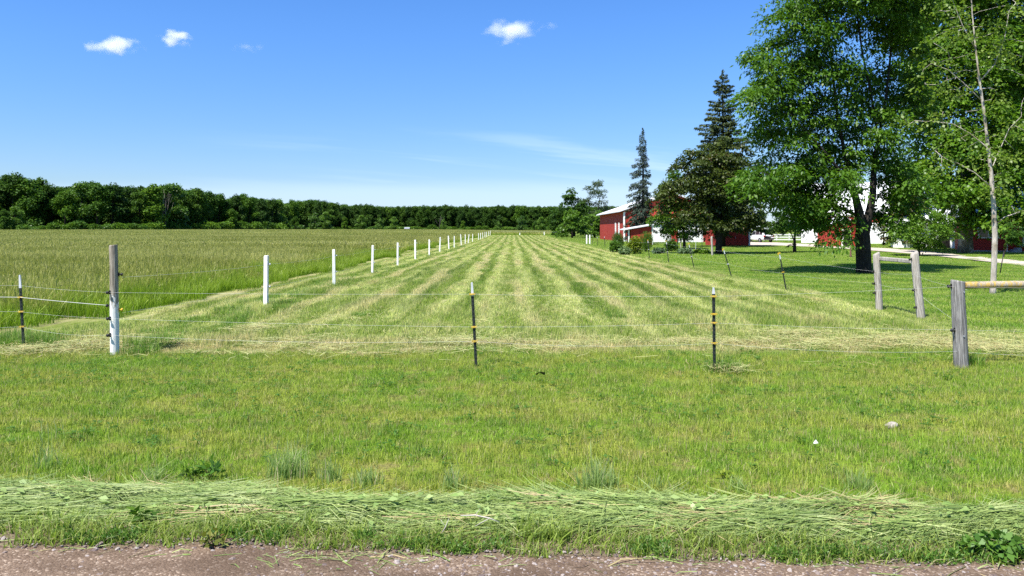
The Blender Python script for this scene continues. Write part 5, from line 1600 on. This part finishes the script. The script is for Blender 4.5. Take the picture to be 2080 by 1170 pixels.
# garden posts by the bed
GG = 'old posts standing in the garden bed'
for x0, y0, y1, r, lean, lab in ((1447, 520, 480, 0.075, -0.04, 'tall pale grey post at the edge of the garden bed'), (1369, 507, 484, 0.06, 0.0, 'first of three short grey posts in the garden bed'), (1376, 506, 483, 0.05, 0.02, 'second of three short grey posts in the garden bed'),
                                 (1383, 505, 482, 0.05, -0.03, 'third of three short grey posts in the garden bed'), (1408, 508, 485, 0.02, 0.0, 'thin dark stake under the olive maple'), (1413, 509, 478, 0.02, 0.03, 'thin pale stake under the olive maple'), (1426, 511, 482, 0.02, 0.0, 'thin dark stake right of the pale stake')):
    X, d = ground_at(x0, y0); h = (y0 - y1) / F * d
    round_post('garden_post', lab, (X, d, 0), h, r, M_wgrey if r > 0.03 and 'dark' not in lab else (M_blackp if 'dark' in lab else M_tip), lean, 0, 0.95, GG, 'post', 8)

# rake-like stake by the young maple
st = MB(); X, d = ground_at(2030, 560)
st.tube([(0, 0, -0.05), (0.25, 0.1, 1.0)], 0.022, 6); st.tube([(0, 0, 0), (-0.02, 0.0, 0.02), (0.02, 0.0, 0.12)], [0.09, 0.08, 0.02], 8)
tag(st.build('leaning_stake', M_blackp, None, (X, d, 0)), 'thin dark leaning stake in the lawn beside the young maple', 'stake')

# ================================================================== SMALL THINGS IN THE GRASS
def rock(name, label, loc, rx, ry, rz, mat, seed):
    rr = random.Random(seed); mb = MB(); n = 18; m = 9; vs = []
    for i in range(m):
        th = math.pi * i / (m - 1)
        for k in range(n):
            a = 2 * math.pi * k / n
            p = Vector((math.sin(th) * math.cos(a), math.sin(th) * math.sin(a), math.cos(th)))
            q = 1 + 0.22 * mnoise.noise(p * 1.6 + Vector((seed, 0, 0))) + 0.06 * mnoise.noise(p * 5)
            vs.append((p.x * rx * q, p.y * ry * q, p.z * rz * q))
    fs = [(i * n + k, i * n + (k + 1) % n, (i + 1) * n + (k + 1) % n, (i + 1) * n + k) for i in range(m - 1) for k in range(n)]
    mb.add(vs, [f[::-1] for f in fs], True)
    return tag(mb.build(name, mat, None, loc), label, 'rock')


M_rock = plain_mat('pale_rock', (0.42, 0.38, 0.33), 0.9, 0.2, 0.4, 20)
X, d = ground_at(1811, 886); ro = rock('rock', 'flat pale grey rock half sunk in the front lawn', (X, d, float(gz(X, d)) + 0.025), 0.062, 0.05, 0.026, M_rock, 3); ro.rotation_euler = (0, -0.25, 0.2)
X, d = ground_at(1658, 926)
mb = MB(); mb.add([(-0.022, 0, 0.0), (0.02, 0.005, 0.005), (0.015, 0.02, 0.01), (-0.015, 0.02, 0.008), (0.0, 0.01, 0.035)], [(0, 1, 4), (1, 2, 4), (2, 3, 4), (3, 0, 4), (3, 2, 1, 0)])
tag(mb.build('litter_scrap', M_white, None, (X, d, float(gz(X, d)) + 0.04)), 'small crumpled white scrap lying in the front lawn', 'litter')
X, d = ground_at(1098, 779)
mb = MB(); mb.add([(-0.06, 0, 0.03), (0.0, -0.02, 0.06), (0.06, 0.0, 0.045), (0.05, 0.05, 0.0), (-0.01, 0.04, 0.035), (-0.05, 0.05, 0.0)], [(0, 1, 4, 5), (1, 2, 3, 4)])
tag(mb.build('fallen_leaf', plain_mat('dark_leaf', (0.05, 0.06, 0.05), 0.5, 0.4), None, (X, d, float(gz(X, d)) + 0.03)), 'dark curled leaf on the lawn right of the middle steel post', 'leaf')
# dry twig on the verge
X, d = ground_at(975, 1094)
M_twig = plain_mat('dry_twig', (0.55, 0.50, 0.44), 0.9, 0.1)
mb = MB(); mb.tube([(-0.12, 0.02, 0.09), (-0.03, 0.0, 0.10), (0.06, -0.01, 0.085), (0.12, -0.01, 0.06)], [0.003, 0.004, 0.0035, 0.002], 5); mb.tube([(0.06, -0.01, 0.085), (0.0, -0.03, 0.06), (-0.03, -0.05, 0.05)], [0.003, 0.002, 0.001], 4); mb.tube([(-0.03, 0, 0.1), (0.0, 0.03, 0.13)], [0.002, 0.001], 4)
tag(mb.build('dry_twig', M_twig, None, (X, d, float(gz(X, d)))), 'dry pale forked twig lying in the verge grass near the road', 'twig')
X, d = ground_at(905, 1105)
mb = MB(); mb.tube([(-0.03, 0, 0.02), (0.0, 0.0, 0.07), (0.02, 0, 0.12)], [0.003, 0.003, 0.001], 4); mb.tube([(0.0, 0, 0.07), (-0.03, 0.01, 0.11)], [0.002, 0.001], 4)
tag(mb.build('dry_twig', M_twig, None, (X, d, float(gz(X, d)))), 'small upright dry twig left of the forked one', 'twig')

# standing tufts at the back of the swath
M_ptuft = grass_mat('pale_tuft', (0.240, 0.350, 0.095), (0.310, 0.410, 0.140), (0.400, 0.470, 0.220), tan=(0.46, 0.41, 0.25), tan_at=0.9, transl=0.5)
def tuft(label, px, py, wpx, hpx, n, seedn=0, name='uncut_tuft', mat=None, lean=0.42, bw=0.0105):
    X, d = ground_at(px, py); w = wpx / F * d; h = hpx / F * d
    xy = np.stack([np.clip(rng.normal(0, w * 0.24, n), -w * 0.45, w * 0.45), rng.normal(0, 0.05, n)], 1)
    a = rng.uniform(0, 6.28, n); hh = h * rng.uniform(0.5, 1.2, n) * np.exp(-0.6 * (xy[:, 0] / (w * 0.5)) ** 2); ln = np.abs(rng.normal(0, lean, n)); t = np.linspace(0, 1, 6)
    dd = np.stack([np.cos(a), np.sin(a), np.zeros(n)], 1)
    P = np.zeros((n, 6, 3)); P[:, :, :2] = xy[:, None, :]
    P += dd[:, None, :] * (hh * ln)[:, None, None] * (t ** 1.7)[None, :, None]
    P[:, :, 2] += hh[:, None] * (t - 0.2 * np.minimum(ln, 1)[:, None] * t ** 2.5)
    W = bw * rng.uniform(0.6, 1.2, n)[:, None] * (1 - 0.9 * t ** 1.4)[None, :]
    if seedn:
        hh[:seedn] = h * rng.uniform(1.2, 1.7, seedn)
        P[:seedn, :, 2] = hh[:seedn, None] * t; W[:seedn] = 0.0035 * np.array([0.7, 0.6, 0.5, 0.5, 2.2, 0.3])
    sa = rng.uniform(0, 3.14, n); side = np.stack([np.cos(sa), np.sin(sa) * 0.4, np.zeros(n)], 1)
    return tag(link(name, blade_mesh(name, P, W, side, rng.random(n)), mat or M_ptuft, None, (X, d, float(gz(X, d)))), label, 'grass tuft', 'uncut grass tufts')


tuft('tall pale tuft of uncut grass with thin seed stalks behind the swath, left of centre', 582, 985, 95, 70, 190, 6)
tuft('low pale tuft of uncut grass just right of the tall stalked tuft', 668, 990, 50, 45, 80, 1)
tuft('short pale grass tuft in line with the swath below the middle steel post', 920, 1004, 60, 40, 90, 2)
tuft('dense pale grass tuft behind the swath right of centre', 1215, 1008, 90, 62, 190, 2)
tuft('low grass tuft behind the right part of the swath', 1745, 1008, 80, 38, 90, 1)
tuft('low pale tuft in the gap between the stalked tuft and the swath hump', 745, 998, 70, 36, 100, 0)
tuft('few tall thin seed stalks standing in the lawn at the left', 100, 965, 70, 70, 40, 7)
tuft('loose pale grass tuft at the left part of the swath', 312, 992, 50, 36, 90, 0, lean=0.9)
tuft('sparse tuft right of the dense pale grass tuft', 1330, 1006, 90, 26, 60, 0)
tuft('small tuft among the swath near the right end', 1500, 1010, 60, 28, 70, 0, lean=0.8)

# broad leaved weeds on the verge
L_weed = leaf_mat('weed_leaves', (0.065, 0.160, 0.020), (0.150, 0.280, 0.035), 0.35)
L_weedy = leaf_mat('yellowing_weed', (0.120, 0.150, 0.030), (0.280, 0.280, 0.050), 0.3, accent=(0.16, 0.07, 0.03), acc_at=0.85)
WG = 'weeds on the verge'
def weed(label, px, py, wpx, hpx, n, leaf, ML, lw=0.6):
    X, d = ground_at(px, py); w = wpx / F * d; h = hpx / F * d
    return leaf_clump('roadside_weed', label, 'weed', (X, d, float(gz(X, d))), w, w * 0.5, h, n, leaf, ML, WG, 0, lw, lobes=4)
weed('yellowing broad leaved weed at the road edge, left of centre', 432, 1118, 28, 34, 34, 0.055, L_weedy, 0.5)
weed('lush bright green weed at the road edge in the right corner', 2015, 1132, 75, 48, 330, 0.045, L_weed, 0.75)
weed('light green leafy weed standing behind the swath, left of centre', 425, 988, 34, 40, 46, 0.055, L_weed, 0.5)
weed('low dark weed beside the leafy weed behind the swath', 385, 992, 30, 20, 40, 0.05, L_dark, 0.5)
weed('green leafy weed lying on the swath', 628, 1040, 28, 16, 50, 0.04, L_weed, 0.6)
weed('dark dock leaves in the verge left of centre', 285, 1080, 22, 30, 26, 0.06, L_mid, 0.45)
weed('small yellow green weed in the right lawn edge', 1470, 985, 22, 18, 40, 0.03, L_yel, 0.6)
# ferny low weeds along the very edge of the road
P_, A_, N_, Lf_ = [], [], [], []
for q in range(420):
    x = rng.uniform(-4.3, 4.3)
    if mnoise.noise((x * 1.1, 8.0, 0)) < -0.02: continue
    y = float(np.interp(x, xs, edge)) + rng.uniform(-0.03, 0.10); m = 46
    c = np.array([x, y, float(gz(x, y))]); dv = rand_dirs(m); dv[:, 2] = np.abs(dv[:, 2])
    P_.append(c + dv * np.array([0.055, 0.04, 0.055]) * rng.random((m, 1)) ** 0.4); A_.append(dv + rand_dirs(m) * 0.6 + np.array([0, 0, 0.2])); N_.append(rand_dirs(m) * 0.6 + np.array([0, -0.2, 0.7])); Lf_.append(0.019 * rng.uniform(0.5, 1.4, m))
P_, A_, N_, Lf_ = map(np.concatenate, (P_, A_, N_, Lf_))
tag(link('edge_weeds', leaves_mesh('edge_weeds', P_, A_, N_, Lf_, Lf_ * 0.5, rng.random(len(P_)), 0.1), L_weed), 'low fine leaved green weeds creeping along the gravel edge', 'weeds', None, 'stuff')
# clover and dandelion leaves in the front lawn
n = 2600
x = rng.uniform(-8, 8, n); y = 6.0 + 6 * rng.random(n) ** 0.8
k = np.array([mnoise.noise((a * 1.2, b * 1.2, 11.0)) for a, b in zip(x, y)]) > 0.02
x, y = x[k], y[k]; m = 7; n = len(x)
c = np.repeat(np.stack([x, y, gz(x, y) + 0.035], 1), m, 0); aa = rng.uniform(0, 6.28, n * m)
dv = np.stack([np.cos(aa), np.sin(aa), rng.uniform(0.1, 0.7, n * m)], 1)
Lf_ = 0.042 * rng.uniform(0.5, 1.4, n * m)
tag(link('lawn_weeds', leaves_mesh('lawn_weeds', c + dv * 0.008, dv, rand_dirs(n * m) * 0.3 + np.array([0, 0, 1.0]), Lf_, Lf_ * 0.36, np.repeat(rng.random(n), m), 0.15), L_weed), 'dandelion and clover leaves among the front lawn grass', 'weeds', None, 'stuff')
# cut broad leaves lying on the swath
n = 420
x = rng.uniform(-4.6, 4.6, n); v = rng.random(n); y = swath_bot(x) + v * (swath_top(x) - swath_bot(x))
aa = rng.uniform(0, 6.28, n); dv = np.stack([np.cos(aa), np.sin(aa) * 0.5, rng.normal(0, 0.15, n)], 1); Lf_ = rng.uniform(0.03, 0.075, n)
tag(link('cut_leaves', leaves_mesh('cut_leaves', np.stack([x, y, gz(x, y) + 0.09 * np.sin(np.pi * v) + 0.02], 1), dv, rand_dirs(n) * 0.4 + np.array([0, -0.3, 1.0]), Lf_, Lf_ * 0.5, rng.random(n), 0.2), leaf_mat('cut_broad_leaves', (0.16, 0.26, 0.08), (0.30, 0.40, 0.18), 0.3)), 'broad cut leaves strewn over the swath', 'cut leaves', None, 'stuff')

# ================================================================== SKY, CLOUDS, SUN, CAMERA
SUNV = Vector((-0.41, -0.45, 1.0)).normalized()          # towards the sun
elev = math.asin(SUNV.z); az = math.atan2(SUNV.x, SUNV.y)
w = bpy.data.worlds.new('World'); scene.world = w; w.use_nodes = True
t = NT(w.node_tree); w.node_tree.nodes.clear()
out = t.n('ShaderNodeOutputWorld'); bg = t.n('ShaderNodeBackground')
sky = t.n('ShaderNodeTexSky', sky_type='NISHITA'); sky.sun_disc = False; sky.sun_elevation = elev; sky.sun_rotation = az
sky.altitude = 200; sky.air_density = 1.0; sky.dust_density = 0.35; sky.ozone_density = 2.2
hsv = t.n('ShaderNodeHueSaturation'); hsv.inputs['Saturation'].default_value = 1.22; t.L.new(sky.outputs[0], hsv.inputs['Color'])
# thin high cirrus near the horizon, fixed in the sky
tc = t.n('ShaderNodeTexCoord'); gx, gy, gzz = t.xyz(tc.outputs['Generated'])
ax_ = t.m('DIVIDE', gx, t.m('MAXIMUM', gy, 0.05)); el = t.m('DIVIDE', gzz, t.m('MAXIMUM', gy, 0.05))
cv = t.n('ShaderNodeCombineXYZ'); t.put(cv.inputs[0], t.m('MULTIPLY', ax_, 1.0)); t.put(cv.inputs[1], t.m('MULTIPLY', t.m('ADD', el, t.m('MULTIPLY', ax_, 0.085)), 16.0)); cv.inputs[2].default_value = 3.7
nz = t.noise(cv.outputs[0], 1.9, 5, 0.55, 0.4)
band = t.m('MULTIPLY', t.sm(el, 0.02, 0.055), t.sm(el, 0.145, 0.07))
xm = t.sm(ax_, -0.50, 0.05)
cir = t.m('MULTIPLY', t.m('MULTIPLY', t.sm(nz, 0.50, 0.72), band), t.m('MULTIPLY', xm, 0.62))
low = t.m('MULTIPLY', t.sm(t.m('ADD', el, t.m('MULTIPLY', t.m('SUBTRACT', nz, 0.5), 0.02)), 0.068, 0.045), t.m('MULTIPLY', t.sm(el, -0.02, 0.03), 0.38))
f = t.m('MAXIMUM', cir, low)
skyb = t.mix(1.0, hsv.outputs[0], t.mix(t.sm(el, 0.0, 0.30), (0.57, 0.67, 0.90), (0.70, 0.89, 1.20)), 'MULTIPLY')
skyc = t.mix(f, skyb, (5.0, 6.3, 8.4))
t.L.new(skyc, bg.inputs['Color']); bg.inputs['Strength'].default_value = 0.085
t.L.new(bg.outputs[0], out.inputs['Surface'])

# fair weather clouds: small bodies of vapour far off
def cloud(label, px, py, wpx, hpx, seed, dens, thin=False):
    d = 4200.0
    sc = d / F
    rx, rz = wpx * 0.5 * sc, hpx * 0.5 * sc; ry = rx * 0.6
    m, t, out = new_mat('cloud_vapour')
    m.node_tree.nodes.remove([q for q in m.node_tree.nodes if q.type == 'OUTPUT_MATERIAL'][0]); out = t.n('ShaderNodeOutputMaterial')
    o = t.obj()
    ln = t.n('ShaderNodeVectorMath', operation='LENGTH'); t.put(ln.inputs[0], t.scl(o, (1 / rx, 1 / ry, 1 / rz))); r_ = ln.outputs['Value']
    off = t.n('ShaderNodeVectorMath', operation='ADD'); t.put(off.inputs[0], o); off.inputs[1].default_value = (seed * 911.0, seed * 37.0, 0)
    nn = t.noise(t.scl(off.outputs[0], (1, 1, 1.6)), 1.7 / rx, 4, 0.55, 0.3)
    k = t.m('ADD', t.m('SUBTRACT', 0.80 if not thin else 0.62, r_), t.m('MULTIPLY', t.m('SUBTRACT', nn, 0.5), 2.7))
    den = t.m('MULTIPLY', t.sm(k, 0.0, 0.9), dens)
    pv = t.n('ShaderNodeVolumePrincipled'); pv.inputs['Color'].default_value = (0.99, 0.99, 0.99, 1); pv.inputs['Anisotropy'].default_value = 0.15
    t.L.new(den, pv.inputs['Density']); t.L.new(pv.outputs[0], out.inputs['Volume'])
    mb = MB(); n, mm = 20, 11; vs = []
    for i in range(mm):
        th = math.pi * i / (mm - 1)
        for q in range(n):
            a = 2 * math.pi * q / n
            vs.append((1.35 * rx * math.sin(th) * math.cos(a), 1.35 * ry * math.sin(th) * math.sin(a), 1.35 * rz * math.cos(th)))
    fs = [(i * n + q, (i + 1) * n + q, (i + 1) * n + (q + 1) % n, i * n + (q + 1) % n) for i in range(mm - 1) for q in range(n)]
    mb.add(vs, fs, True)
    me = mb.mesh('cloud')
    import bmesh
    bm_ = bmesh.new(); bm_.from_mesh(me); bmesh.ops.remove_doubles(bm_, verts=bm_.verts, dist=0.01); bmesh.ops.recalc_face_normals(bm_, faces=bm_.faces); bm_.to_mesh(me); bm_.free()
    ob = link('cloud', me, m, None, (wx(px, d), d, wz(py, d)))
    return tag(ob, label, 'cloud', 'small clouds in the blue sky')


cloud('long flat white cloud at the upper left', 230, 92, 145, 34, 1, 0.018)
cloud('compact puffy white cloud right of the long flat one', 359, 77, 76, 44, 2, 0.022)
cloud('wide white cloud high in the middle of the sky', 1048, 58, 140, 44, 6, 0.017)
cloud('faint small cloud just below the wide white cloud', 1030, 86, 66, 24, 4, 0.008, True)
cloud('very faint wispy cloud right of the compact puffy one', 500, 96, 84, 30, 5, 0.006, True)

sun = bpy.data.lights.new('sun', 'SUN'); so = bpy.data.objects.new('sun', sun); COL.objects.link(so)
sun.energy = 5.0; sun.angle = R(0.53); sun.color = (1.0, 0.955, 0.88)
so.rotation_euler = SUNV.to_track_quat('Z', 'Y').to_euler(); so.location = (-40, -30, 90)

cam = bpy.data.cameras.new('camera'); co = bpy.data.objects.new('camera', cam); COL.objects.link(co)
cam.sensor_width = 36; cam.lens = 36 * F / 2080
co.location = (0, 0, H); co.rotation_euler = (R(90), 0, 0)
cam.shift_y = -(585 - HY) / 2080
cam.clip_start = 0.05; cam.clip_end = 20000
scene.camera = co
scene.view_settings.view_transform = 'Standard'; scene.view_settings.look = 'None'
scene.view_settings.exposure = 1.0; scene.view_settings.gamma = 1.0
c = scene.cycles
c.max_bounces = 6; c.diffuse_bounces = 3; c.glossy_bounces = 2; c.transmission_bounces = 3; c.transparent_max_bounces = 6; c.volume_bounces = 3
c.use_denoising = False
c.caustics_reflective = False; c.caustics_refractive = False
c.sample_clamp_indirect = 4.0
